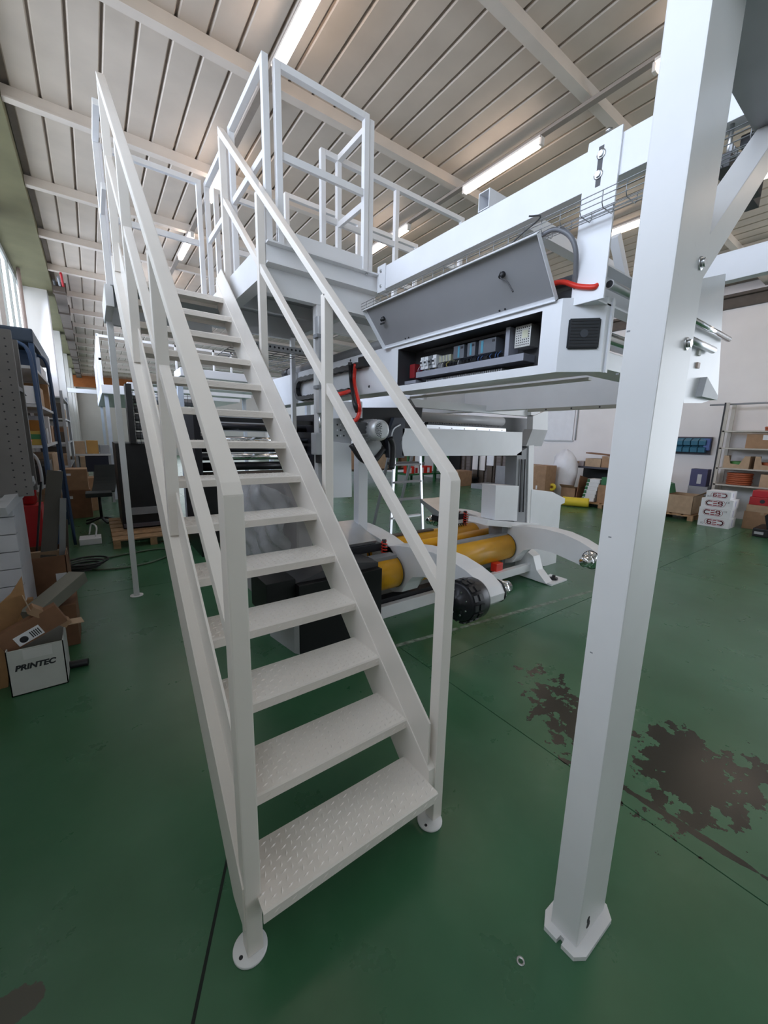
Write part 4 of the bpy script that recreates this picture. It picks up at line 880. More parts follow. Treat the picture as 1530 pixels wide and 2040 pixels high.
# far printing unit: black frames with rollers
fu = thing('roller_unit', 'dark printing unit with steel rollers seen through the stair treads', 'machine', (1.2, 5.2, 0))
bm = NB(); box(bm, 0.05, 0.13, 4.7, 5.6, 0.001, 2.0, 0.005); obj('side_frame', bm, BLACKM, fu)
bm = NB(); box(bm, 1.75, 1.85, 4.7, 5.6, 0.001, 2.0, 0.005); obj('side_frame', bm, BLACKM, fu)
for k, (y, z, r, m_) in enumerate(((4.95, 1.60, 0.045, CHROME), (5.0, 1.47, 0.05, BLACKM), (4.9, 1.36, 0.05, CHROME), (4.95, 1.22, 0.06, BLACKM), (5.0, 1.78, 0.05, BLACKM), (4.92, 1.10, 0.05, DBROWN))):
    bm = NB(); cyl(bm, (0.13, y, z), (1.75, y, z), r, 18); obj('roller', bm, m_, fu)
bm = NB(); box(bm, 0.13, 1.75, 5.35, 5.40, 0.001, 1.08); obj('back_panel', bm, BLACK, fu)
bm = NB(); box(bm, 0.15, 1.75, 5.4, 5.45, 1.72, 2.02); bpn = obj('grey_panel', bm, LGREY, fu)
bm = NB(); box(bm, 0.13, 1.75, 4.75, 4.80, 1.84, 1.90); obj('cross_bar', bm, BLACK, fu)
# dark roll cage further left with grid guard
rg = thing('guarded_unit', 'black machine unit with a fine wire guard over grey rollers', 'machine', (-0.4, 6.6, 0))
bm = NB(); box(bm, -0.75, 0.0, 6.5, 7.6, 0.131, 1.5, 0.01); obj('cabinet', bm, BLACK, rg)
for k in range(5):
    bm = NB(); cyl(bm, (-0.45, 6.55, 1.62 + 0.14 * k), (0.55, 6.55, 1.62 + 0.14 * k), 0.06, 16); obj('roller', bm, GREY, rg)
bm = NB(); box(bm, -0.55, -0.47, 6.4, 6.7, 1.5, 2.4); obj('guard_post', bm, BLACK, rg)
for k in range(16):
    bm = NB(); z = 1.52 + k * 0.05; pipe(bm, [(-0.47, 6.42, z), (0.5, 6.42, z)], 0.0035, 4); obj('guard_wire', bm, BLACK, rg)
for k in range(18):
    bm = NB(); x = -0.46 + k * 0.055; pipe(bm, [(x, 6.42, 1.5), (x, 6.42, 2.3)], 0.0035, 4); obj('guard_wire', bm, BLACK, rg)
bm = NB(); box(bm, -0.62, -0.2, 6.44, 6.5, 0.36, 0.47); obj('grey_label_panel', bm, GREY, rg)
bm = NB(); box(bm, -0.74, -0.1, 6.42, 6.5, 0.16, 0.21); obj('skirt', bm, mat('skirt', (0.12, 0.11, 0.13), 0.4), rg)
# upper units carried by posts further back
for i, (x0, x1, y0, y1, z0, z1, lab) in enumerate(((0.1, 2.4, 5.65, 6.2, 2.5, 2.62, 'nearest'), (-0.2, 2.4, 7.7, 8.2, 2.55, 2.70, 'middle'), (-0.3, 2.4, 9.6, 10.1, 2.6, 2.75, 'farthest'))):
    t = thing('cross_duct', 'white cross duct over the printing units, %s of three behind the stairs' % lab, 'duct', ((x0 + x1) / 2, y0, 0), 'white cross ducts')
    bm = NB(); box(bm, x0, x1, y0, y1, z0, z1, 0.01); obj('duct', bm, WHITE2, t)
    for x in (x0 + 0.02, x1 - 0.1):
        bm = NB(); box(bm, x, x + 0.08, y1 - 0.1, y1 - 0.02, 0.001, z0); obj('post', bm, mat('pale_blue', (0.55, 0.60, 0.68), 0.4), t)
# perforated cable rail and mesh tray under the platform
cr = thing('perforated_rail', 'grey perforated cable rail with mesh under the white platform', 'cable tray', (0.9, 3.2, 2.5))
bm = NB(); box(bm, 0.2, 1.3, 3.30, 3.33, 2.56, 2.62); rr_ = obj('rail', bm, LGREY, cr)
for k in range(22):
    bm = NB(); cyl(bm, (0.24 + k * 0.048, 3.2995, 2.59), (0.24 + k * 0.048, 3.3005, 2.59), 0.012, 8); obj('hole', bm, INK, rr_)
for k in range(9):
    bm = NB(); pipe(bm, [(0.2 + k * 0.12, 3.3, 2.55), (0.2 + k * 0.12, 4.6, 2.55)], 0.004, 4); obj('mesh_wire', bm, GALV, cr)
for k in range(11):
    bm = NB(); pipe(bm, [(0.2, 3.32 + k * 0.12, 2.55), (1.2, 3.32 + k * 0.12, 2.55)], 0.004, 4); obj('mesh_wire', bm, GALV, cr)
# far platform and its cage-like railing on the left
fpn = thing('far_platform', 'distant white platform with tall barred railings left of the stairs', 'platform', (-0.3, 12, 2.4))
bm = NB(); box(bm, -0.75, 2.4, 10.6, 17, 2.55, 2.75, 0.01); obj('deck', bm, WHITE2, fpn)
for x in (-0.72,):
    for k in range(13):
        bm = NB(); y = 10.7 + k * 0.5; box(bm, x - 0.025, x + 0.025, y, y + 0.05, 2.75, 3.85); obj('post', bm, WHITE, fpn)
    for z in (3.3, 3.83):
        bm = NB(); box(bm, x - 0.025, x + 0.025, 10.7, 16.8, z, z + 0.05); obj('rail', bm, WHITE, fpn)
for k in range(7):
    bm = NB(); x = -0.5 + k * 0.45; box(bm, x, x + 0.04, 10.62, 10.67, 2.75, 3.85); obj('post', bm, WHITE, fpn)
bm = NB(); box(bm, -0.72, 2.3, 10.62, 10.67, 3.80, 3.85); obj('rail', bm, WHITE, fpn)
for y in (10.9, 16.5):
    bm = NB(); box(bm, -0.70, -0.62, y, y + 0.08, 0.001, 2.56); obj('leg', bm, mat('pale_blue', (0.55, 0.60, 0.68), 0.4), fpn)
# ================================================================== generic boxes and lettering
def text_mesh(bm, s, size, origin, ux, uz, depth=0.0008, bold=0.0, align='CENTER'):
    """flat lettering: ux is the reading direction, uz the upright direction"""
    cu = bpy.data.curves.new('lettering', 'FONT'); cu.body = s; cu.size = size; cu.align_x = align; cu.align_y = 'CENTER'; cu.offset = bold; cu.shear = 0.22 if bold > 0.0015 else 0.0
    o = bpy.data.objects.new('lettering', cu); COL.objects.link(o)
    me = bpy.data.meshes.new_from_object(o.evaluated_get(bpy.context.evaluated_depsgraph_get()))
    bpy.data.objects.remove(o); bpy.data.curves.remove(cu)
    ux, uz, origin = Vector(ux).normalized(), Vector(uz).normalized(), Vector(origin); n = ux.cross(uz)
    vs = [bm.verts.new(origin + ux * v.co.x + uz * v.co.y + n * depth) for v in me.vertices]
    for p in me.polygons:
        try: bm.faces.new([vs[i] for i in p.vertices])
        except ValueError: pass
    bpy.data.meshes.remove(me)
def carton(name, label, cat, x0, x1, y0, y1, z0, z1, m, flaps=0, tape=True, sticker=None, group=None, rot=0.0, hollow=False, smat=PAPER):
    t = thing(name, label, cat, ((x0 + x1) / 2, (y0 + y1) / 2, z0), group)
    w = 0.006
    bm = NB()
    if flaps or hollow:
        box(bm, x0, x1, y0, y1, z0, z0 + w); box(bm, x0, x0 + w, y0, y1, z0, z1); box(bm, x1 - w, x1, y0, y1, z0, z1); box(bm, x0, x1, y0, y0 + w, z0, z1); box(bm, x0, x1, y1 - w, y1, z0, z1)
    else: box(bm, x0, x1, y0, y1, z0, z1, 0.004)
    b = obj('carton', bm, m, t)
    fl = min(x1 - x0, y1 - y0) * 0.45
    if flaps:
        for (p, q, d) in (((x0, y0), (x1, y0), (0, -0.75, 0.45)), ((x0, y0), (x0, y1), (-0.7, 0, 0.5)), ((x1, y0), (x1, y1), (0.75, 0, 0.3)), ((x0, y1), (x1, y1), (0, 0.3, 0.9)))[:flaps]:
            bm = NB(); d = Vector(d) * fl; a, c = Vector((*p, z1)), Vector((*q, z1)); nn = Vector((0, 0, 0.004))
            vs = [bm.verts.new(v) for v in (a, c, c + d, a + d, a + nn, c + nn, c + d + nn, a + d + nn)]
            for q_ in ((0, 1, 2, 3), (7, 6, 5, 4), (0, 4, 5, 1), (1, 5, 6, 2), (2, 6, 7, 3), (3, 7, 4, 0)): bm.faces.new([vs[i] for i in q_])
            obj('flap', bm, m, t)
    elif tape:
        bm = NB(); ym = (y0 + y1) / 2; box(bm, x0 - 0.0008, x1 + 0.0008, ym - 0.025, ym + 0.025, z1 - 0.05, z1 + 0.0008); obj('tape', bm, mat('packing_tape', (0.42, 0.30, 0.19), 0.35), t)
    if sticker:
        face, u0, u1, v0, v1 = sticker
        bm = NB()
        if face == 'y': box(bm, x0 + (x1 - x0) * u0, x0 + (x1 - x0) * u1, y0 - 0.001, y0, z0 + (z1 - z0) * v0, z0 + (z1 - z0) * v1)
        else: box(bm, x0 - 0.001, x0, y0 + (y1 - y0) * u0, y0 + (y1 - y0) * u1, z0 + (z1 - z0) * v0, z0 + (z1 - z0) * v1)
        obj('sticker', bm, smat, t)
    if rot: t.rotation_euler.z = rot
    return t
def pallet(label, x0, x1, y0, y1, group='wooden pallets', h=0.13):
    t = thing('wooden_pallet', label, 'pallet', ((x0 + x1) / 2, (y0 + y1) / 2, 0), group)
    n = 6; wy = (y1 - y0) / (n * 1.25)
    for k in range(n):
        bm = NB(); yy = y0 + k * (y1 - y0 - wy) / (n - 1); box(bm, x0, x1, yy, yy + wy, h - 0.02, h, 0.002); obj('deck_board', bm, WOOD, t)
    for k in range(3):
        xx = x0 + k * (x1 - x0 - 0.09) / 2
        bm = NB(); box(bm, xx, xx + 0.09, y0, y1, h - 0.04, h - 0.02); obj('stringer_board', bm, WOOD, t)
        for j in range(3):
            yy = y0 + j * (y1 - y0 - 0.1) / 2; bm = NB(); box(bm, xx, xx + 0.09, yy, yy + 0.1, 0.001, h - 0.04); obj('block', bm, WOOD, t)
    return t

# ================================================================== left side, near: rack, boards, cartons
nr = thing('perforated_rack', 'grey perforated steel rack upright at the left edge of the picture', 'rack', (-1.8, 3.0, 1.2))
DG = mat('rack_grey', (0.17, 0.16, 0.155), 0.5, var=0.08)
p_tr, p_br = at(20, 655, y=2.8), at(36, 1000, y=2.8)
bm = NB(); box(bm, -2.0, p_tr.x, 2.8, 2.84, 1.202, 2.33, 0.003); up = obj('upright', bm, DG, nr)
for j in range(22):
    for i in range(2):
        bm = NB(); xx, zz = p_tr.x - 0.035 - i * 0.055, 1.22 + j * 0.05 + i * 0.02; cyl(bm, (xx, 2.7992, zz), (xx, 2.8002, zz), 0.0055, 8); obj('hole', bm, INK, up)
bm = NB(); box(bm, -2.0, p_tr.x - 0.01, 3.18, 3.22, 1.202, 2.33, 0.003); obj('upright', bm, DG, nr)
for z in (1.25, 1.95):
    bm = NB(); box(bm, -2.0, p_tr.x - 0.015, 2.84, 3.18, z, z + 0.03); obj('shelf', bm, DG, nr)
a, b_ = at(0, 1020, y=2.62), at(58, 955, y=3.1)
bm = NB(); bar(bm, a, b_, 0.07, 0.06, bev=0.003); obj('steel_angle', bm, LGREY, label='grey steel profile lying aslant across the rack above the white drawers', cat='profile')
ct = thing('drawer_stack', 'stack of white flat drawer fronts below the grey steel profile', 'drawer unit', (-1.75, 2.8, 0))
xr = at(38, 1100, y=2.72).x
for k in range(6):
    bm = NB(); z = 0.45 + k * 0.125; box(bm, -2.0, xr, 2.72, 2.79, z, z + 0.12, 0.004); obj('drawer_front', bm, mat('dull_white', (0.55, 0.56, 0.60), 0.5), ct)
bm = NB(); box(bm, -2.0, xr + 0.03, 2.75, 2.79, 0.001, 0.45); obj('plinth', bm, PLYW, ct)
bm = NB(); box(bm, -2.0, xr, 2.79, 3.23, 0.001, 1.2, 0.003); obj('case', bm, mat('dull_white', (0.55, 0.56, 0.60), 0.5), ct)
bm = slab('y', 2.36, [(-25, 1225), (20, 1185), (42, 1150), (50, 1200), (14, 1290), (18, 1405), (-25, 1425)], 0.03); obj('plywood_sheet', bm, PLYW, label='torn plywood sheet leaning behind the white printed carton', cat='board')

# white printed carton full of scrap
x0, x1 = at(26, 1384, z=0).x, at(137, 1361, z=0).x
pc_ = thing('printed_carton', 'white open carton with black printed lettering on the floor', 'carton', ((x0 + x1) / 2, 2.3, 0))
WC = mat('grey_white_card', (0.52, 0.53, 0.50), 0.8, var=0.06)
bm = NB(); y0, y1, hb = 2.2, 2.48, 0.31; w = 0.006
box(bm, x0, x1, y0, y1, 0.001, 0.007); box(bm, x0, x0 + w, y0, y1, 0.001, hb); box(bm, x1 - w, x1, y0, y1, 0.001, hb); box(bm, x0, x1, y0, y0 + w, 0.001, hb); box(bm, x0, x1, y1 - w, y1, 0.001, hb)
obj('carton', bm, WC, pc_)
bm = NB(); box(bm, x0 + 0.08, x1 - 0.06, y0 - 0.001, y0, 0.235, 0.30); obj('tape', bm, mat('clear_tape', (0.60, 0.60, 0.58), 0.3), pc_)
bm = NB(); text_mesh(bm, 'PRINTEC', 0.050, ((x0 + x1) / 2 - 0.01, y0 - 0.0005, 0.185), (1, 0, 0.0), (0, 0, 1), 0.0, 0.0026); obj('lettering', bm, INK, pc_)
def tilted(name, label, cat, c, size, rot, m, text=None, parent_flaps=()):
    t = thing(name, label, cat, c); t.rotation_euler = rot; sx, sy, sz = size; c = Vector(c)
    bm = NB(); box(bm, c.x - sx / 2, c.x + sx / 2, c.y - sy / 2, c.y + sy / 2, c.z - sz / 2, c.z + sz / 2, 0.003); obj('carton', bm, m, t)
    return t, c
t, c = tilted('small_carton', 'slim brown carton with a black-lettered label stuck in the white carton', 'carton', (-1.46, 2.30, 0.40), (0.34, 0.07, 0.14), (0.0, -0.42, 0.12), CARD3)
bm = NB(); box(bm, c.x - 0.10, c.x + 0.04, c.y - 0.0365, c.y - 0.035, c.z - 0.06, c.z + 0.01); lb_ = obj('label', bm, PAPER, t)
bm = NB()
for k in range(5): box(bm, c.x - 0.02 + k * 0.011, c.x - 0.014 + k * 0.011, c.y - 0.0372, c.y - 0.0365, c.z - 0.05, c.z - 0.005)
lathe(bm, [(0.022, 0), (0.022, 0.0008), (0.014, 0.0008)], (c.x - 0.06, c.y - 0.0366, c.z - 0.03), (0, -1, 0), 16)
obj('print', bm, INK, lb_, kind='stuff')
t, c = tilted('open_carton', 'small opened brown carton with flaps lying on the white printed carton', 'carton', (-1.37, 2.33, 0.45), (0.05, 0.10, 0.24), (0.0, -0.85, 0.2), CARD)
for sgn, ang in ((1, 0.5), (-1, -0.6)):
    bm = NB(); zz = c.z + sgn * 0.12; bar(bm, (c.x, c.y, zz), (c.x + 0.05, c.y, zz + sgn * 0.07), 0.10, 0.005); obj('flap', bm, CARD2, t)
# taller brown carton holding metal profiles
bx0, bx1, by0, by1 = -1.64, -1.305, 3.27, 3.72
carton('tall_carton', 'tall dark brown carton holding upright metal profiles', 'carton', bx0, bx1, by0, by1, 0.001, 0.62, CARD3, hollow=True, sticker=('y', 0.76, 0.98, 0.35, 0.75))
for k, (x, y, dx, dy, w, d, h, m_, lab) in enumerate(((-1.52, 3.42, 0.20, 0.16, 0.11, 0.04, 1.32, mat('dull_channel', (0.11, 0.105, 0.09), 0.5), 'widest grey metal channel standing in the tall brown carton'), (-1.60, 3.5, 0.17, 0.15, 0.014, 0.05, 1.22, BLACKM, 'thin black strip standing in the tall brown carton'), (-1.395, 3.40, 0.11, 0.1, 0.045, 0.04, 1.08, mat('dull_alu', (0.24, 0.25, 0.26), 0.4, 0.5), 'narrow aluminium profile with a pale end sticker in the tall carton'), (-1.345, 3.55, 0.05, 0.1, 0.03, 0.05, 0.86, DBROWN, 'short brown strip at the right edge of the tall carton'))):
    bm = NB(); bar(bm, (x, y, 0.02), (x + dx, y + dy, h), w, d, (0, 1, 0), 0.002)
    obj('metal_profile', bm, m_, label=lab, cat='profile', group='metal profiles in the tall carton')
bm = NB(); bar(bm, (-1.50, 2.62, 0.36), (-1.22, 2.98, 0.50), 0.13, 0.09, bev=0.004); lg_ = obj('long_grey_box', bm, mat('grey_board', (0.22, 0.215, 0.18), 0.7), label='long grey-green box lying slanted beyond the white printed carton', cat='box')
carton('grey_carton', 'small grey-brown carton with a torn corner under the long slanted box', 'carton', -1.43, -1.25, 2.78, 3.1, 0.001, 0.34, CARD3, tape=False)
bm = NB(); cyl(bm, (-1.50, 2.44, 0.026), at(176, 1318, z=0.026), 0.025, 14); obj('black_tube', bm, BLACK, label='short black tube on the floor right of the printed carton', cat='tube')

# fire extinguisher and red cabinet behind the rack
fe = thing('fire_extinguisher', 'red fire extinguisher with a black hose behind the rack upright', 'extinguisher', (-1.75, 4.2, 0.95))
c = at(48, 945, y=4.2)
bm = NB(); lathe(bm, [(0.0, -0.30), (0.06, -0.29), (0.075, -0.26), (0.075, 0.12), (0.06, 0.18), (0.025, 0.215), (0.025, 0.25), (0, 0.25)], c, (0, 0, 1), 24); obj('cylinder', bm, mat('gloss_red', (0.40, 0.01, 0.015), 0.18), fe)
bm = NB(); bar(bm, c + Vector((-0.05, 0, 0.27)), c + Vector((0.09, -0.02, 0.33)), 0.03, 0.02); obj('valve_lever', bm, RED, fe)
bm = NB(); pipe(bm, curve([c + Vector((0.03, -0.02, 0.24)), c + Vector((0.11, -0.03, 0.16)), c + Vector((0.13, -0.03, 0.0)), c + Vector((0.12, -0.02, -0.15))], 5), 0.013, 8); obj('hose', bm, LGREY, fe)
bm = NB(); box(bm, c.x - 0.12, c.x + 0.10, c.y - 0.1, c.y + 0.14, 0.001, c.z - 0.30); obj('stand', bm, REDP, fe)
fl = thing('placard_box', 'slanted navy and white flat carton leaning behind the metal profiles', 'carton', (-1.66, 4.6, 0.5)); fl.rotation_euler = (0, -0.22, 0)
bm = NB(); box(bm, -1.71, -1.61, 4.55, 4.75, 0.5, 1.25, 0.004); fb_ = obj('carton', bm, PAPER, fl)
bm = NB(); box(bm, -1.712, -1.608, 4.548, 4.752, 0.98, 1.252, 0.004); obj('navy_end', bm, mat('navy', (0.015, 0.02, 0.07), 0.5), fb_)

# blue storage rack
br_ = thing('blue_rack', 'tall blue steel rack with crowded shelves along the left wall', 'rack', (-1.8, 6.8, 0))
XB0, XB1, YB0, YB1 = -2.02, -1.52, 5.6, 8.0
for x in (XB1, XB0 + 0.04):
    for y in (YB0, YB1):
        bm = NB(); box(bm, x - 0.025, x + 0.025, y, y + 0.05, 0.001, 2.75, 0.004); obj('post', bm, BLUEP, br_)
for z in (0.25, 0.95, 1.45, 1.95, 2.40):
    bm = NB(); box(bm, XB0, XB1, YB0, YB1, z, z + 0.035); obj('shelf', bm, LGREY, br_)
bm = NB(); box(bm, XB0, XB1 + 0.03, YB0 - 0.02, YB1, 2.70, 2.86, 0.02); obj('top_tray', bm, mat('blue_dark', (0.02, 0.035, 0.06), 0.4), br_)
# a pair of bent blue tube rails leaning against the rack
for k, (x, lab) in enumerate(((-1.50, 'nearer'), (-1.40, 'farther'))):
    y = 5.35 + 0.9 * k
    bm = NB(); pipe(bm, curve([(x + 0.03, y, 0.02), (x, y + 0.05, 1.2), (x - 0.02, y + 0.1, 2.3), (x - 0.05, y + 0.12, 2.6), (x - 0.14, y + 0.14, 2.68)], 5), 0.02, 8)
    obj('bent_rail', bm, BLUEP, label='bent blue tube rail leaning on the rack, %s of two' % lab, cat='rail', group='bent blue rails')
SH = [('picture_box', 'white box with a dark picture on its side on the blue rack', -1.95, -1.55, 5.62, 5.95, 1.99, 2.20, PAPER), ('banded_box', 'yellow box with a green band on the blue rack', -1.95, -1.54, 5.62, 6.0, 1.485, 1.66, mat('mustard', (0.40, 0.27, 0.05), 0.6)), ('orange_bin', 'orange-brown bin above the banded yellow box on the blue rack', -1.95, -1.56, 6.05, 6.5, 1.485, 1.80, mat('amber', (0.40, 0.17, 0.03), 0.6)), ('blue_crate', 'dark blue crate on the upper shelf of the blue rack', -1.96, -1.53, 6.1, 6.7, 2.435, 2.68, BLUEP), ('dark_bin', 'black bin low on the blue rack', -1.95, -1.55, 5.65, 6.2, 0.985, 1.22, BLACK), ('white_folder', 'white upright folder on the far half of the blue rack', -1.9, -1.54, 7.0, 7.2, 1.485, 1.88, PAPER), ('brown_folder', 'brown upright board on the far half of the blue rack', -1.9, -1.52, 7.35, 7.5, 1.99, 2.38, PLYW), ('grey_toolbox', 'grey toolbox on the bottom shelf of the blue rack', -1.95, -1.54, 5.7, 6.3, 0.285, 0.60, GREY), ('tan_carton', 'tan carton in the middle of the bottom blue rack shelf', -1.95, -1.54, 6.5, 7.2, 0.285, 0.66, CARD)]
for n, lab, x0, x1, y0, y1, z0, z1, m_ in SH:
    t = thing(n, lab, 'box', ((x0 + x1) / 2, (y0 + y1) / 2, z0)); bm = NB(); box(bm, x0, x1, y0, y1, z0 + 0.0005, z1, 0.006); b = obj('body', bm, m_, t)
    if n == 'banded_box': bm = NB(); box(bm, x0 - 0.001, x1 + 0.001, y0 - 0.001, y1, z0 + 0.075, z0 + 0.135); obj('green_band', bm, GREENP, t)
    elif n == 'picture_box':
        bm = NB(); pts = [(x0 + 0.12, z0 + 0.10), (x0 + 0.15, z0 + 0.15), (x0 + 0.2, z0 + 0.16), (x0 + 0.24, z0 + 0.11), (x0 + 0.29, z0 + 0.13), (x0 + 0.33, z0 + 0.09), (x0 + 0.2, z0 + 0.085)]; prism(bm, pts, 'y', y0 - 0.001, y0); obj('printed_picture', bm, INK, t)
    else: bm = NB(); box(bm, x0 + 0.02, x1 - 0.02, y0 - 0.004, y0, z1 - 0.05, z1 - 0.02); obj('rim', bm, m_, t)
# brown cartons beyond the blue rack, desk, chair
for i, (x0, x1, y0, y1, z0, z1, m_, lab) in enumerate(((-1.55, -1.15, 8.6, 9.1, 0.001, 0.55, CARD3, 'lower of the two brown cartons on the floor beyond the blue rack'), (-1.53, -1.17, 8.62, 9.08, 0.551, 0.95, CARD, 'upper of the two brown cartons on the floor beyond the blue rack'), (-2.0, -1.62, 8.5, 9.2, 0.001, 0.8, CARD, 'brown carton against the left wall beyond the blue rack'), (-1.98, -1.60, 8.5, 9.2, 0.801, 1.25, CARD2, 'pale carton on top of the carton against the left wall'))):
    carton('brown_carton', lab, 'carton', x0, x1, y0, y1, z0, z1, m_, group='cartons beyond the blue rack', sticker=('y', 0.1, 0.3, 0.7, 0.8))
dk = thing('work_desk', 'grey metal desk with a dark drawer beyond the brown cartons', 'desk', (-1.3, 11, 0))
bm = NB(); box(bm, -1.38, -0.7, 10.4, 11.4, 1.12, 1.16, 0.004); obj('desk_top', bm, LGREY, dk)
bm = NB(); box(bm, -1.2, -0.76, 10.42, 10.9, 0.75, 1.11); obj('drawer', bm, mat('dark_navy', (0.012, 0.015, 0.03), 0.4), dk)
for x in (-1.37, -0.76):
    for y in (10.42, 11.34):
        bm = NB(); box(bm, x, x + 0.05, y, y + 0.05, 0.001, 1.12); obj('leg', bm, GREY, dk)
for i, (x0, x1, h, m_, lab) in enumerate(((-1.37, -1.18, 0.28, CARD2, 'pale parcel at the left end of the grey desk'), (-1.15, -0.93, 0.30, mat('amber_box', (0.45, 0.26, 0.08), 0.7), 'amber carton in the middle of the grey desk'), (-0.9, -0.72, 0.2, GREY, 'grey case at the right end of the grey desk'))):
    carton('desk_carton', lab, 'carton', x0, x1, 10.5, 10.9, 1.161, 1.161 + h, m_, group='things on the grey desk')
chr_ = thing('office_chair', 'dark swivel chair with a bent backrest beside the brown cartons', 'chair', (-1.0, 8.0, 0))
bm = NB(); box(bm, -1.22, -0.82, 7.75, 8.15, 0.50, 0.58, 0.02); obj('seat', bm, mat('chair_grey', (0.05, 0.06, 0.065), 0.7), chr_)
bm = NB(); ribbon(bm, curve([(-0.95, 8.1, 0.55), (-0.90, 8.22, 0.75), (-0.86, 8.28, 1.05)], 4), 0.36, 0.05, (1, 0, 0)); obj('backrest', bm, mat('chair_grey', (0.05, 0.06, 0.065), 0.7), chr_)
bm = NB(); cyl(bm, (-1.02, 7.95, 0.08), (-1.02, 7.95, 0.5), 0.025, 10); obj('gas_spring', bm, BLACK, chr_)
for k in range(5):
    an = 2 * math.pi * k / 5; bm = NB(); bar(bm, (-1.02, 7.95, 0.1), (-1.02 + 0.28 * math.cos(an), 7.95 + 0.28 * math.sin(an), 0.03), 0.04, 0.03); obj('foot', bm, BLACK, chr_)
# pallet under the guarded unit, hoses and power strip on the floor
pallet('wooden pallet under the black guarded machine unit', -0.92, 0.1, 5.75, 7.6)
bm = NB(); pipe(bm, curve([(-1.35, 5.05, 0.014), (-1.05, 4.75, 0.014), (-0.6, 4.75, 0.014), (-0.25, 5.1, 0.014), (-0.35, 5.4, 0.014), (-0.8, 5.35, 0.014), (-1.3, 5.2, 0.014)], 8), 0.012, 7); obj('floor_hose', bm, mat('hose_green', (0.10, 0.15, 0.10), 0.5), label='green hose laid in a wide loop on the floor by the landing leg', cat='hose')
for k in range(4):
    r_ = 0.16 + 0.02 * k
    bm = NB(); pipe(bm, [(-1.28 + r_ * math.cos(a) + 0.02 * k, 4.95 + r_ * 0.9 * math.sin(a), 0.016 + 0.026 * k) for a in [2 * math.pi * q / 28 for q in range(28)]], 0.012, 6, closed=True)
    obj('cable_coil', bm, BLACK if k % 2 else DARKG, label=('lowest', 'second lowest', 'second highest', 'topmost')[k] + ' ring of dark cable coiled on the floor by the tall carton', cat='cable', group='cable coil')
ps = thing('power_strip', 'white power box with a looped cord on the floor before the cartons', 'power strip', (-1.2, 6.35, 0))
bm = NB(); box(bm, -1.32, -1.05, 6.2, 6.5, 0.001, 0.09, 0.008); obj('case', bm, PAPER, ps)
bm = NB(); pipe(bm, curve([(-1.12, 6.35, 0.09), (-1.10, 6.42, 0.22), (-1.16, 6.5, 0.26), (-1.2, 6.5, 0.1)], 5), 0.012, 6); obj('cord', bm, PAPER, ps)
# service duct under the roof along the left wall
sd = thing('service_duct', 'dark cable duct hung under the roof along the left wall', 'duct', (-1.3, 20, 4.85))
bm = NB(); box(bm, -1.44, -1.22, 11.5, 30.1, 4.84, 4.95); obj('duct', bm, DBROWN, sd)
for k in range(10):
    y = 11.6 + k * 2.0; bm = NB(); box(bm, -1.46, -1.20, y, y + 0.06, 4.80, 5.07); obj('hanger', bm, DBROWN, sd)
for k, x in enumerate((-1.40, -1.31, -1.25)):
    bm = NB(); pipe(bm, [(x, 11.2 - 0.3 * k, 4.98), (x, 30, 4.98)], 0.025, 6); obj('cable', bm, (DARKG, GREY, REDP)[k], sd)
bm = NB(); box(bm, WALL_L + 0.02, 4.0, 30.2, 30.6, 4.35, 5.0); obj('crane_girder', bm, ORANGE, label='orange crane girder across the far end of the hall', cat='girder')
bm = NB(); box(bm, WALL_L + 0.02, 3.0, 19.0, 19.12, 3.14, 3.30); obj('white_crossbar', bm, WHITE, label='white crossbar spanning the aisle below the orange girder', cat='beam')
bm = NB(); pipe(bm, [(-1.97, 11.0, 2.95), (-1.97, 11.0, 5.03)], 0.035, 8); obj('downpipe', bm, mat('pipe_mauve', (0.42, 0.33, 0.31), 0.5), label='mauve downpipe beside the high window on the left wall', cat='pipe')

# crowded grey rack beyond the blue one
gr2 = thing('grey_rack', 'grey steel rack crowded with brown cartons beyond the blue rack', 'rack', (-1.75, 11.1, 0))
for x in (-2.0, -1.50):
    for y in (9.95, 12.25):
        bm = NB(); box(bm, x, x + 0.05, y, y + 0.06, 0.001, 2.5); obj('post', bm, GREY, gr2)
for z in (0.3, 0.9, 1.4, 1.9, 2.35):
    bm = NB(); box(bm, -2.0, -1.45, 9.96, 12.3, z, z + 0.03); obj('shelf', bm, LGREY, gr2)
rnd = random.Random(21)
for z, zn in ((0.331, 'lowest'), (0.931, 'second lowest'), (1.431, 'second highest'), (1.931, 'highest')):
    y = 10.02
    for k in range(4):
        d = rnd.uniform(0.38, 0.5); h = rnd.uniform(0.2, 0.38)
        m_ = rnd.choice((CARD, CARD2, CARD3, CARD, GREY, PAPER, DBROWN)); bm = NB(); box(bm, -1.97, -1.50 + rnd.uniform(-0.05, 0.02), y, y + d, z, z + h, 0.006)
        obj('stored_box', bm, m_, label='box on the grey rack, %s from its near end on the %s shelf' % (('first', 'second', 'third', 'last')[k], zn), cat='box', group='boxes on the grey rack'); y += 0.56
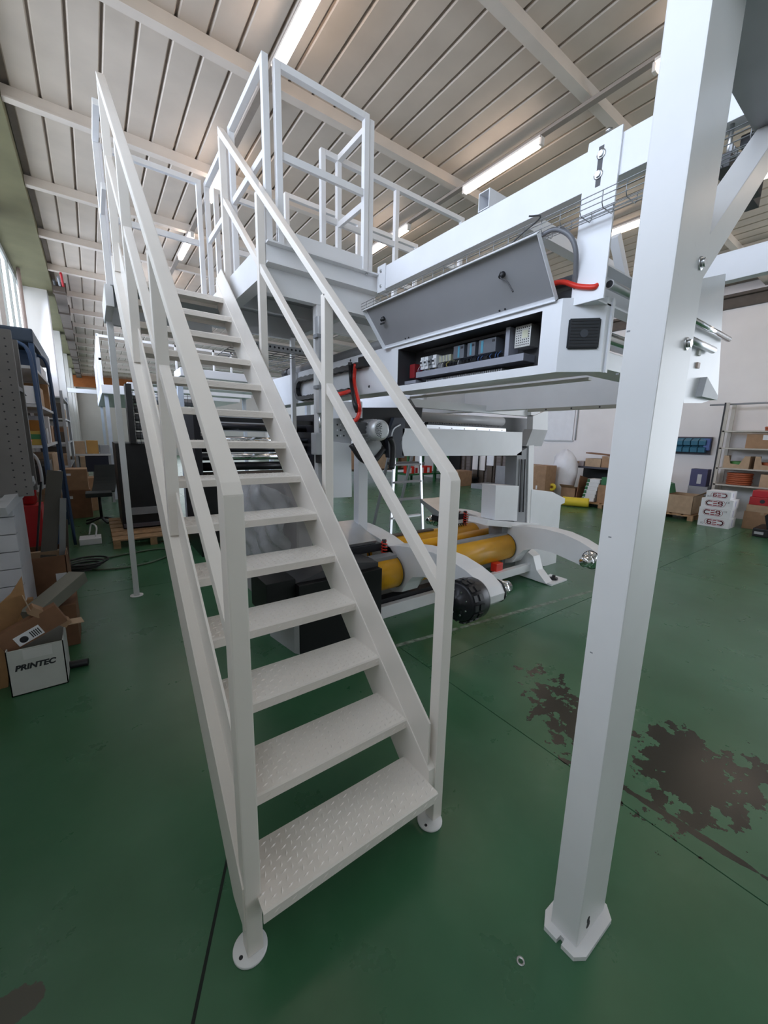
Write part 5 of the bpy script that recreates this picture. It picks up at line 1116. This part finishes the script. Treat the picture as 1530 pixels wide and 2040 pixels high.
# loose goods on the far half of the blue rack
for i, (y0, y1, z0, z1, m_, lab) in enumerate(((6.35, 6.85, 1.985, 2.25, CARD2, 'pale carton right of the picture box on the blue rack'), (7.55, 7.9, 1.485, 1.75, CARD, 'brown carton at the far end of the middle blue rack shelf'), (6.55, 6.9, 1.485, 1.70, GREY, 'grey tool case beside the orange-brown bin on the blue rack'), (6.3, 6.8, 0.985, 1.25, DBROWN, 'dark brown case beside the black bin on the blue rack'), (7.0, 7.7, 0.985, 1.32, CARD2, 'pale carton at the far end of the black bin shelf'), (7.3, 7.9, 0.285, 0.58, CARD3, 'dark carton at the far end of the bottom blue rack shelf'), (7.0, 7.85, 2.435, 2.62, PAPER, 'white carton beside the dark blue crate on the rack'))):
    carton('rack_carton', lab, 'box', -1.95, -1.55, y0, y1, z0 + 0.0005, z1, m_, tape=True, group='goods on the blue rack')
# rolled sheets and cartons on the floor past the brown cartons
for i, (x0, x1, y0, y1, z1, m_, lab) in enumerate(((-1.42, -1.05, 9.4, 9.9, 0.7, CARD, 'brown carton behind the pair of cartons beside the swivel chair'), (-1.55, -1.2, 12.3, 12.9, 1.0, CARD2, 'tall pale carton beyond the grey desk'), (-1.1, -0.8, 13.2, 13.8, 1.3, GREY, 'grey cabinet far down the left aisle'))):
    carton('aisle_carton', lab, 'carton', x0, x1, y0, y1, 0.001, z1, m_)
# ================================================================== right wall: cartons with the red logo
def logo(t, x, yc, zc, w, flip):
    """red capsule outline with three stroke letters, reading towards -y on a face looking to -x"""
    s = -1 if flip else 1
    def P(u, v): return (x - 0.0012, yc - s * u * w, zc + s * v * w)
    def stroke(bm, pts, r=0.028):
        pts = [Vector(P(*p)) for p in pts]
        for a, b in zip(pts, pts[1:]):
            d = (b - a).normalized(); ex = d * (r * w * 0.9)
            bar(bm, a - ex, b + ex, 0.0012, r * w * 2, (0, d.z, -d.y) if False else Vector((1, 0, 0)).cross(d))
    bm = NB(); arc = lambda cx, cy, r, a0, a1, n=8: [(cx + r * math.cos(math.radians(a0 + (a1 - a0) * k / n)), cy + r * math.sin(math.radians(a0 + (a1 - a0) * k / n))) for k in range(n + 1)]
    stroke(bm, [(-0.16, -0.12)] + arc(-0.30, 0, 0.12, 270, 90)[0:] + [(-0.16, 0.12)])
    for v in (-0.12, 0.0, 0.12): stroke(bm, [(-0.07, v), (0.09, v)])
    stroke(bm, [(0.17, -0.12), (0.33, -0.12), (0.38, -0.06), (0.33, 0.0), (0.19, 0.0), (0.17, 0.06), (0.20, 0.12), (0.33, 0.12), (0.37, 0.06), (0.33, 0.0)])
    obj('logo', bm, REDINK, t)
    bm = NB(); ring = arc(-0.30, 0, 0.19, 90, 270) + arc(0.32, 0, 0.19, -90, 90) + [(-0.30, 0.19)]
    stroke(bm, ring, 0.009); obj('logo_outline', bm, REDINK, t)
    bm = NB(); text_mesh(bm, 'CE', 0.05, P(0.62, 0.12), (0, -s, 0), (0, 0, s), 0.0); obj('mark', bm, INK, t)
LX, Y1_, Y0_ = 9.24, 1.72, 1.20
zt = at(1400, 962, x=LX).z; hs = [0.0, 0.205, 0.395, 0.585, 0.745]
for k, (lab, flip, dy, dx) in enumerate((('bottom', True, 0.0, 0.0), ('second lowest', False, 0.03, 0.0), ('second highest', False, 0.0, 0.02), ('top', True, -0.04, 0.02))):
    z0, z1 = hs[k] + 0.001, hs[k + 1]
    y0, y1 = (Y0_ + dy * 0.3, Y1_ + dy * 0.3) if k < 3 else (Y0_ + 0.06, Y1_ - 0.06)
    t = thing('logo_carton', 'white carton with a red logo, %s of the stack of four' % lab, 'carton', (LX + 0.2, (y0 + y1) / 2, z0), 'white logo cartons')
    bm = NB(); box(bm, LX + dx, LX + dx + 0.42, y0, y1, z0, z1, 0.004); obj('carton', bm, PAPER, t)
    logo(t, LX + dx, (y0 + y1) / 2 - (0.02 if flip else -0.03), (z0 + z1) / 2, 0.33 if k < 3 else 0.27, flip)
    bm = NB(); box(bm, LX + dx + 0.16, LX + dx + 0.20, y0 - 0.001, y0, z0 + 0.04, z1 - 0.03); obj('side_print', bm, mat('lilac_print', (0.45, 0.42, 0.62), 0.6), t)
# ------------------------------------------------------------------ rack with cable drums on the right wall
rk_ = thing('wall_rack', 'beige steel rack with shelves of cables against the right wall', 'rack', (10.6, 0.6, 0))
RX0, RX1 = 10.35, 10.92; ry = at(1432, 880, x=RX0).y
BG = mat('rack_beige', (0.50, 0.47, 0.42), 0.5)
RZ = [at(1480, r, x=RX0).z for r in (968, 934, 893, 858)]
for y in (ry, ry - 1.6):
    for x in (RX0, RX1 - 0.05):
        bm = NB(); box(bm, x, x + 0.05, y - 0.07, y, 0.001, 2.6 if y == ry else 2.3, 0.003); obj('post', bm, BG, rk_)
bm = NB(); box(bm, RX0 - 0.012, RX0, ry - 0.015, ry + 0.012, 0.001, 2.6); obj('post_edge', bm, INK, rk_)
for z in RZ:
    bm = NB(); box(bm, RX0, RX1, ry - 1.6, ry - 0.03, z - 0.03, z); obj('shelf', bm, BG, rk_)
bm = NB(); cyl(bm, (RX0 + 0.1, ry + 0.3, 2.57), (RX0 + 0.1, ry - 1.7, 2.57), 0.02, 8); obj('top_bar', bm, GREY, rk_)
def coil(label, c, r, n, m_, group, rr=0.024):
    t = thing('cable_coil', label, 'cable', c, group)
    for k in range(n):
        bm = NB(); pipe(bm, [(c[0] + (r + 0.01 * ((k * 7) % 3 - 1)) * math.cos(a), c[1] + (r + 0.008 * (k % 2)) * math.sin(a), c[2] + rr + k * rr * 1.8) for a in [2 * math.pi * q / 26 for q in range(26)]], rr, 6, closed=True); obj('turn', bm, m_, t)
ORC = mat('orange_cable', (0.40, 0.10, 0.04), 0.5); GRC = mat('green_cable', (0.08, 0.26, 0.07), 0.5)
coil('orange cable coil stacked on the lowest shelf of the wall rack', (10.58, ry - 0.42, RZ[0]), 0.2, 6, ORC, 'cable coils')
coil('orange cable coil on the top shelf of the wall rack', (10.62, ry - 0.9, RZ[3]), 0.2, 2, ORC, 'cable coils')
for i, (yc, m_, lab) in enumerate(((ry - 0.36, GRC, 'cut-open bin with green cable, left one on the wall rack'), (ry - 0.88, ORC, 'cut-open bin with orange cable, right one on the wall rack'))):
    t = thing('cable_bin', lab, 'bin', (10.5, yc, RZ[1]), 'cut-open cable bins'); z = RZ[1] + 0.001
    bm = NB(); prism(bm, [(yc - 0.22, z), (yc + 0.22, z), (yc + 0.22, z + 0.27), (yc + 0.14, z + 0.27), (yc + 0.10, z + 0.10), (yc - 0.05, z + 0.08), (yc - 0.13, z + 0.27), (yc - 0.22, z + 0.27)], 'x', 10.37, 10.385); obj('front', bm, CARD2, t)
    bm = NB(); box(bm, 10.385, 10.85, yc + 0.21, yc + 0.22, z, z + 0.27); obj('side', bm, CARD2, t)
    bm = NB(); box(bm, 10.385, 10.85, yc - 0.22, yc - 0.21, z, z + 0.27); obj('side', bm, CARD2, t)
    bm = NB(); box(bm, 10.385, 10.85, yc - 0.21, yc + 0.21, z, z + 0.01); obj('base', bm, CARD, t)
    bm = NB(); pipe(bm, [(10.6 + 0.15 * math.cos(a), yc + 0.15 * math.sin(a), z + 0.08 + 0.012 * (q // 20)) for q, a in enumerate([2 * math.pi * k / 20 for k in range(100)])], 0.022, 6); obj('cable', bm, m_, t)
carton('shelf_carton', 'plain brown carton with a white sticker on the lowest wall rack shelf', 'carton', 10.36, 10.8, ry - 1.30, ry - 0.80, RZ[0] + 0.001, RZ[0] + 0.27, CARD2, sticker=('x', 0.15, 0.45, 0.1, 0.5))
carton('shelf_carton', 'wide brown carton on the second shelf from the top of the wall rack', 'carton', 10.4, 10.8, ry - 1.2, ry - 0.45, RZ[2] + 0.001, RZ[2] + 0.30, CARD, sticker=('x', 0.45, 0.65, 0.6, 0.95))
bm = NB(); box(bm, 10.34, 10.346, ry - 1.25, ry - 0.92, RZ[2] + 0.03, RZ[2] + 0.34); obj('paper_list', bm, PAPER, label='white paper sheet hung on the front of the wall rack', cat='paper')
# wall board with blue bins
wb = thing('bin_board', 'dark wall board with rows of blue storage bins', 'bin board', (10.95, 2.8, 1.3))
p0, p1 = at(1352, 870, x=10.9), at(1413, 906, x=10.9)
bm = NB(); box(bm, 10.93, 10.985, p1.y, p0.y + 0.25, p1.z, p0.z); obj('board', bm, mat('board_dark', (0.05, 0.045, 0.06), 0.6), wb)
BB = mat('bin_blue', (0.05, 0.17, 0.26), 0.4)
for j, z in enumerate((p0.z - 0.20, p1.z + 0.05)):
    for i in range(6):
        y = p0.y + 0.16 - i * 0.155; 
        if y < p1.y + 0.16: continue
        bm = NB(); prism(bm, [(10.93, z), (10.80, z), (10.78, z + 0.10), (10.93, z + 0.17)], 'y', y - 0.14, y - 0.005); obj('bin', bm, BB, wb)
bm = NB(); box(bm, 10.84, 10.93, p1.y + 0.01, p1.y + 0.13, p1.z + 0.1, p0.z - 0.04, 0.01); obj('bin', bm, mat('bin_blue2', (0.04, 0.09, 0.30), 0.4), wb)
# whiteboard and conduit
p0, p1 = at(1090, 815, x=10.95), at(1139, 877, x=10.95)
wbx = thing('wall_panel', 'white flat panel fixed to the right wall above the bagged roll', 'panel', (10.96, (p0.y + p1.y) / 2, p1.z))
bm = NB(); box(bm, 10.965, 10.995, p1.y, p0.y, p1.z, p0.z + 0.5, 0.004); obj('panel', bm, PAPER, wbx)
bm = NB(); box(bm, 10.955, 10.995, p1.y - 0.03, p0.y + 0.02, p1.z - 0.04, p1.z); obj('ledge', bm, LGREY, wbx)
bm = NB(); pipe(bm, [(10.97, p1.y - 0.09, p1.z), (10.97, p1.y - 0.09, 4.6)], 0.02, 6); obj('conduit', bm, LGREY, label='thin conduit running up the right wall beside the white panel', cat='conduit')
# table with cartons
tbx = thing('dark_table', 'dark bench with cartons on top against the right wall', 'table', (10.3, 3.9, 0))
ty0, ty1 = at(1232, 935, x=10.0).y, at(1138, 930, x=10.0).y
zt = at(1180, 930, x=10.0).z
bm = NB(); box(bm, 10.0, 10.9, ty0 - 0.6, ty1, zt - 0.05, zt, 0.004); obj('table_top', bm, mat('slate', (0.05, 0.05, 0.07), 0.5), tbx)
for x in (10.02, 10.84):
    for y in (ty0 - 0.58, ty1 - 0.06):
        bm = NB(); box(bm, x, x + 0.06, y, y + 0.06, 0.001, zt - 0.05); obj('leg', bm, DARKG, tbx)
bm = NB(); box(bm, 10.7, 10.75, ty0 - 0.6, ty1, 0.15, zt - 0.05); obj('back_panel', bm, BLACK, tbx)
for i, (ya, yb, h, m_, lab) in enumerate(((ty1 - 0.32, ty1 - 0.02, 0.13, mat('clear_tub', (0.45, 0.40, 0.42), 0.4), 'clear tub of small white parts at the left end of the dark bench'), (ty1 - 0.78, ty1 - 0.36, 0.22, CARD2, 'pale carton in the middle of the dark bench'), (ty1 - 1.15, ty1 - 0.80, 0.30, CARD, 'taller brown carton at the right of the dark bench'))):
    carton('bench_carton', lab, 'carton', 10.05, 10.5, ya, yb, zt + 0.001, zt + h, m_, group='cartons on the dark bench')
bm = NB(); bar(bm, (10.3, ty1 - 1.2, zt + 0.31), (10.2, ty1 - 0.35, zt + 0.37), 0.4, 0.03); obj('cardboard_sheet', bm, CARD3, label='folded cardboard sheet lying across the bench cartons', cat='cardboard')
# goods under and before the bench
p = at(1180, 1010, z=0)
pallet('wooden pallet before the dark bench', 9.42, 9.96, max(ty0 - 0.6, 3.25), ty0 + 0.68)
for i in range(6):
    yb = ty0 + 0.62 - 0.02 * i; z = 0.131 + i * 0.10
    t = thing('binder_box', 'white and green flat box, %s of the stack of six on the pallet' % ('lowest', 'second lowest', 'third lowest', 'third highest', 'second highest', 'topmost')[i], 'box', (9.7, yb - 0.15, z), 'white and green flat boxes')
    bm = NB(); box(bm, 9.5, 9.85, yb - 0.32, yb, z, z + 0.097, 0.003); obj('box', bm, PAPER, t)
    bm = NB(); box(bm, 9.499, 9.851, yb - 0.07, yb + 0.001, z + 0.01, z + 0.09); obj('green_end', bm, GREENP, t)
carton('pallet_carton', 'brown carton beside the flat boxes on the pallet', 'carton', 9.5, 9.9, ty0 - 0.25, ty0 + 0.22, 0.131, 0.60, CARD)
bm = NB(); box(bm, 9.52, 9.9, ty0 - 0.1, ty0 + 0.17, 0.601, 0.80, 0.01); obj('green_case', bm, GREENP, label='green case on the brown carton by the flat boxes', cat='case')
carton('open_bench_carton', 'open brown carton with a raised flap left of the flat boxes', 'carton', 9.55, 9.95, ty0 + 0.84, ty0 + 1.25, 0.001, 0.42, CARD, flaps=2)
bm = NB(); bar(bm, (9.6, ty0 + 0.74, 0.02), (9.75, ty0 + 0.75, 0.75), 0.4, 0.02, (0, 1, 0)); obj('cardboard_sheet', bm, CARD3, label='brown cardboard sheet standing between open carton and flat boxes', cat='cardboard')
a, b_ = at(1120, 998, z=0.12), at(1172, 1000, z=0.12)
a = Vector((a.x, a.y, 0.125)); b_ = Vector((b_.x - 0.2, b_.y - 0.1, 0.125))
yr = thing('yellow_roll', 'ribbed bright yellow tube lying on the floor before the bench', 'tube', (a + b_) / 2)
d = (b_ - a); bm = NB(); prof = []
for k in range(25): prof += [(0.115 + 0.006 * (k % 2), d.length * k / 24)]
lathe(bm, prof, a, d, 24); obj('tube', bm, YELLOWB, yr)
bm = NB(); cyl(bm, b_ + d.normalized() * 0.002, b_ + d.normalized() * 0.012, 0.12, 24); obj('end_cap', bm, YELLOWB, yr)
c = at(1101, 970, x=9.3); bm = NB(); lathe(bm, [(0.10, 0), (0.10, 0.12), (0.04, 0.12), (0.04, 0.0)], (c.x, c.y, c.z), (-1, -0.3, 0), 24); obj('tape_roll', bm, YELLOWB, label='yellow tape roll standing behind the column foot', cat='tape roll')
# brown carton and white bag behind the portal column
cx = at(1055, 970, x=9.0); 
carton('column_carton', 'brown carton stack behind the grey guide column', 'carton', 8.9, 9.4, at(1086, 960, x=8.9).y, at(1050, 960, x=8.9).y + 0.2, 0.001, at(1070, 927, x=8.9).z, CARD, sticker=('x', 0.3, 0.36, 0.35, 0.45))
p0, p1 = at(1082, 905, x=9.1), at(1140, 990, x=9.1)
bg_ = NB(); yc, w_ = (at(1086, 930, x=9.1).y + at(1144, 930, x=9.1).y) / 2, abs(at(1086, 930, x=9.1).y - at(1144, 930, x=9.1).y) / 2
rnd = random.Random(9); rings = []
for k, (z, s) in enumerate(((0.001, 0.45), (0.2, 0.75), (0.5, 0.9), (0.8, 1.0), (1.05, 0.95), (1.25, 0.8), (1.40, 0.45), (1.47, 0.1))):
    rings.append([bg_.verts.new((9.75 + 0.22 * s * math.cos(a) + rnd.uniform(-.03, .03), yc + 0.22 + 0.85 * w_ * s * math.sin(a) + rnd.uniform(-.03, .03), z)) for a in [2 * math.pi * q / 20 for q in range(20)]])
for A_, B_ in zip(rings, rings[1:]):
    for q in range(20): f = bg_.faces.new((A_[q], A_[(q + 1) % 20], B_[(q + 1) % 20], B_[q])); f.smooth = True
bg_.faces.new(rings[0]); bg_.faces.new(rings[-1])
obj('plastic_bag', bg_, BUBBLE, label='big white plastic bag standing by the brown carton stack', cat='bag')
# left of the logo cartons
pallet('wooden pallet left of the logo cartons', 9.55, 10.28, 1.9, 3.2)
carton('wide_carton', 'wide open brown carton on the pallet left of the logo cartons', 'carton', 9.58, 10.24, 1.95, 2.95, 0.131, 0.55, CARD2, flaps=1, sticker=('x', 0.78, 0.95, 0.25, 0.5))
bm = NB(); prism(bm, [(2.45, 0.552), (2.75, 0.552), (2.72, 0.74), (2.62, 0.80), (2.50, 0.76)], 'x', 9.8, 10.1, 0.01); gcan = obj('green_canister', bm, GREENP, label='green canister with a white label in the wide open carton', cat='canister')
gt = thing('blue_carton', 'dark blue printed carton standing behind the logo cartons', 'carton', (10.45, 1.85, 0.72))
bm = NB(); box(bm, 10.34, 10.6, ry + 0.1, ry + 0.42, 0.72, 1.12, 0.004); obj('carton', bm, mat('indigo', (0.05, 0.05, 0.13), 0.5), gt)
bm = NB(); box(bm, 10.339, 10.34, ry + 0.2, ry + 0.28, 0.78, 1.0); obj('print', bm, LGREY, gt)
bm = NB(); box(bm, 10.32, 10.9, ry + 0.05, 2.3, 0.001, 0.719); obj('low_locker', bm, GREY, label='low grey locker under the dark blue carton', cat='locker')
# right of the logo cartons
for i, (x0, x1, y0, y1, z0, z1, m_, lab) in enumerate(((9.7, 10.2, 0.55, 1.1, 0.001, 0.36, CARD, 'lower brown carton right of the logo cartons'), (9.7, 10.2, 0.58, 1.08, 0.361, 0.50, CARD2, 'flat brown carton lid under the red case'))):
    carton('floor_carton', lab, 'carton', x0, x1, y0, y1, z0, z1, m_)
rc = thing('red_case', 'red plastic case right of the logo cartons', 'case', (9.9, 0.85, 0.50))
bm = NB(); box(bm, 9.72, 10.15, 0.6, 1.06, 0.501, 0.66, 0.01); obj('lower_shell', bm, REDP, rc)
bm = NB(); box(bm, 9.76, 10.15, 0.62, 1.04, 0.661, 0.79, 0.01); obj('upper_shell', bm, mat('red_plastic', (0.50, 0.02, 0.03), 0.35), rc)
bm = NB(); cyl(bm, (9.719, 0.86, 0.58), (9.722, 0.86, 0.58), 0.04, 16); obj('hole', bm, INK, rc)
bk2 = thing('black_machine', 'black machine with white fragile tape at the right edge', 'machine', (9.3, 0.4, 0))
bm = NB(); box(bm, 8.9, 9.6, -0.2, 0.78, 0.001, 0.16, 0.02); obj('base', bm, BLACK, bk2)
bm = NB(); prism(bm, [(0.60, 0.16), (0.66, 0.40), (0.40, 0.72), (0.0, 0.74), (-0.2, 0.16)], 'x', 8.95, 9.5, 0.01); obj('housing', bm, BLACKM, bk2)
bm = NB(); box(bm, 8.945, 8.95, -0.2, 0.56, 0.40, 0.54); tp = obj('white_tape', bm, PAPER, bk2)
bm = NB(); text_mesh(bm, 'FRAGILE', 0.11, (8.944, 0.20, 0.465), (0, -1, 0), (0, 0, 1), 0.0, 0.002); obj('lettering', bm, mat('slate_ink', (0.12, 0.13, 0.2), 0.6), tp)
bm = NB(); bar(bm, (8.94, 0.40, 0.55), (8.94, 0.22, 0.72), 0.06, 0.01, (0, 1, 1)); obj('strap', bm, LGREY, bk2)
bm = NB(); box(bm, 8.899, 8.9, 0.62, 0.75, 0.05, 0.10); obj('tag', bm, LGREY, bk2)

# ================================================================== middle background
ld = thing('step_ladder', 'aluminium step ladder standing behind the splice portal', 'ladder', (3.4, 4.3, 0))
T0 = (3.55, 4.55, 2.0)
def rail(p, q, m_=ALU, w=0.05, d=0.03):
    bm = NB(); bar(bm, p, q, w, d, (0, 1, 0), 0.002); obj('rail', bm, m_, ld)
fl_, fr_ = at(778, 1050, y=4.25), at(842, 1062, y=4.2)
for s in (0, 1):
    f = (fl_, fr_)[s]; xt = 3.28 + 0.55 * s
    rail((f.x, f.y, 0.0), (xt, 4.6, 1.75)); rail((xt + 0.02, 5.25, 0.0), (xt, 4.66, 1.75), GREY)
for k in range(5):
    z = 0.3 + 0.3 * k; f = z / 1.75; xl, xr_ = fl_.x + (3.28 - fl_.x) * f, fr_.x + (3.83 - fr_.x) * f; y = fl_.y + (4.6 - fl_.y) * f
    bm = NB(); box(bm, xl, xr_, y - 0.04, y + 0.05, z, z + 0.03); obj('step', bm, GREY if k else ALU, ld)
bm = NB(); box(bm, 3.22, 3.9, 4.5, 4.75, 1.2, 1.25, 0.005); obj('platform', bm, BLACK, ld)
# green workbench with red boxes
gb = thing('green_workbench', 'green steel workbench with shelves far behind the ladder', 'workbench', (11, 11, 0))
bx, by = at(815, 955, z=0), at(892, 955, z=0)
GX0, GX1, GY = at(812, 940, y=10.6).x, at(893, 940, y=10.6).x, 10.6
GX1 = min(GX1, 10.9)
for x in (GX0, (GX0 + GX1) / 2 + 0.3, GX1 - 0.06):
    for y in (GY, GY + 0.7):
        bm = NB(); box(bm, x, x + 0.07, y, y + 0.07, 0.001, 1.25); obj('leg', bm, GREENP, gb)
for z in (0.28, 1.22):
    bm = NB(); box(bm, GX0, GX1, GY, GY + 0.77, z, z + 0.06); obj('shelf', bm, GREENP if z < 1 else LGREY, gb)
for k in range(4):
    x = GX0 + 0.12 + k * 0.31; lab = ('leftmost', 'second', 'third', 'rightmost')[k] + ' red and white box on the lower shelf of the green workbench'
    t = thing('parts_box', lab, 'box', (x, GY + 0.1, 0.34), 'red and white boxes'); bm = NB(); box(bm, x, x + 0.27, GY + 0.08, GY + 0.4, 0.341, 0.62, 0.01); obj('box', bm, RED if k != 1 else PAPER, t)
    bm = NB(); box(bm, x + 0.02, x + 0.14, GY + 0.078, GY + 0.08, 0.36, 0.56); obj('label', bm, PAPER if k != 1 else REDP, t)
for k, (dx, m_, h, lab) in enumerate(((0.1, CARD, 0.35, 'brown carton on the left of the green workbench top'), (0.8, GREY, 0.3, 'grey tray on the middle of the green workbench top'), (1.4, PAPER, 0.2, 'white parts tray on the right of the green workbench top'))):
    carton('bench_box', lab, 'box', GX0 + dx, GX0 + dx + 0.45, GY + 0.1, GY + 0.6, 1.281, 1.281 + h, m_, tape=False, sticker=('y', 0.3, 0.6, 0.3, 0.7))
# cartons left of the workbench
for k, (px, m_, h, lab) in enumerate(((705, CARD, 0.9, 'brown carton far back left of the ladder'), (745, CARD2, 1.0, 'pale carton seen behind the ladder rails'), (778, CARD3, 1.1, 'dark carton right of the ladder far back'), (800, CARD, 0.8, 'low carton beside the green workbench'))):
    p = at(px, 930, y=11.5); carton('far_carton', lab, 'carton', p.x, p.x + (0.75, 0.7, 0.42, 0.7)[k], 11.5, 12.2, 0.5, 0.5 + h, m_, group='cartons far behind the machine')
a, b_ = at(690, 930, y=11.4), at(812, 930, y=11.4)
t = thing('far_table', 'long grey table carrying the far cartons', 'table', ((a.x + b_.x) / 2, 11.8, 0))
bm = NB(); box(bm, a.x - 0.2, b_.x + 0.3, 11.35, 12.3, 0.44, 0.498); obj('table_top', bm, DBROWN, t)
for x in (a.x - 0.1, b_.x + 0.2):
    bm = NB(); box(bm, x, x + 0.08, 11.4, 11.48, 0.001, 0.44); obj('leg', bm, GREENP, t)
# cage wall with leaning sheets, trolley
PX_ = 10.82; cy0, cy1 = at(1012, 930, x=PX_).y, at(905, 930, x=PX_).y
cg = thing('mesh_partition', 'brown slatted mesh partition along the right wall far behind the portal', 'partition', (PX_, (cy0 + cy1) / 2, 0))
n = 9
for k in range(n + 1):
    y = cy0 + (cy1 - cy0) * k / n; bm = NB(); box(bm, PX_, PX_ + 0.05, y, y + 0.05, 0.001, 2.2); obj('post', bm, DBROWN, cg)
for k in range(16):
    bm = NB(); z = 0.1 + k * 0.13; box(bm, PX_ + 0.02, PX_ + 0.03, cy0, cy1, z, z + 0.02); obj('slat', bm, mat('slat_brown', (0.14, 0.11, 0.10), 0.6), cg)
bm = NB(); box(bm, PX_ + 0.06, PX_ + 0.08, cy0, cy1, 0.001, 2.2); obj('back_sheet', bm, mat('back_brown', (0.20, 0.17, 0.16), 0.7), cg)
for k, (pa, pb, ra, m_, lab) in enumerate(((944, 969, 878, WALLM, 'larger beige panel leaning on the mesh partition'), (972, 986, 880, PAPER, 'smaller white panel leaning on the mesh partition'), (988, 1010, 936, GREY, 'grey board leaning by the mesh partition'))):
    a, b_ = at(pb, ra, x=PX_ - 0.05), at(pa, ra, x=PX_ - 0.05); bm = NB(); box(bm, PX_ - 0.05, PX_ - 0.012, a.y, b_.y, (0.55, 0.75, 0.001)[k], a.z + 0.12, 0.01); lp_ = obj('leaning_panel', bm, m_, label=lab, cat='panel')
    if k < 2:
        bm = NB(); box(bm, PX_ - 0.045, PX_ - 0.013, a.y + 0.05, b_.y - 0.05, 0.001, (0.55, 0.75)[k]); obj('panel_stand', bm, DBROWN, label='dark stand under the ' + ('larger beige', 'smaller white')[k] + ' panel', cat='stand')
a, b_ = at(893, 880, x=PX_), at(921, 880, x=PX_)
bm = NB(); box(bm, PX_ - 0.08, PX_ - 0.01, b_.y, a.y, 0.001, 1.9); obj('black_door_leaf', bm, BLACK, label='black door leaf standing left of the mesh partition', cat='door leaf')
tr_ = thing('platform_trolley', 'dark platform trolley with a hoop handle before the mesh partition', 'trolley', (10, 9.2, 0))
a, b_ = at(938, 958, y=9.0), at(954, 958, y=9.0)
bm = NB(); box(bm, a.x, b_.x, 9.0, 9.7, 0.22, 0.28); obj('deck', bm, BLACK, tr_)
bm = NB(); pipe(bm, [(a.x + 0.03, 9.05, 0.28), (a.x + 0.03, 9.05, 1.25), (b_.x - 0.03, 9.05, 1.25), (b_.x - 0.03, 9.05, 0.28)], 0.025, 8); obj('handle', bm, BLACK, tr_)
for x in (a.x + 0.06, b_.x - 0.06):
    bm = NB(); cyl(bm, (x - 0.02, 9.1, 0.11), (x + 0.02, 9.1, 0.11), 0.108, 14); obj('wheel', bm, BLACK, tr_)
a, b_ = at(908, 965, y=9.0), at(935, 965, y=9.0)
carton('flat_carton_pile', 'pile of flat brown cartons beside the platform trolley', 'cartons', a.x, b_.x, 8.9, 9.5, 0.001, 0.55, CARD, tape=False)
a, b_ = at(960, 975, y=7.9), at(990, 975, y=7.9)
bm = NB(); box(bm, a.x, b_.x + 0.1, 7.7, 8.4, 0.001, 0.16, 0.01); obj('low_dolly', bm, GREY, label='low grey dolly on the floor right of the trolley', cat='dolly')
# floor-standing plank beyond the reel stand
bm = NB(); bar(bm, (4.15, 3.9, 0.02), (4.6, 2.9, 0.02), 0.08, 0.03); obj('floor_plank', bm, WOOD, label='thin wooden batten on the floor behind the reel stand', cat='batten')
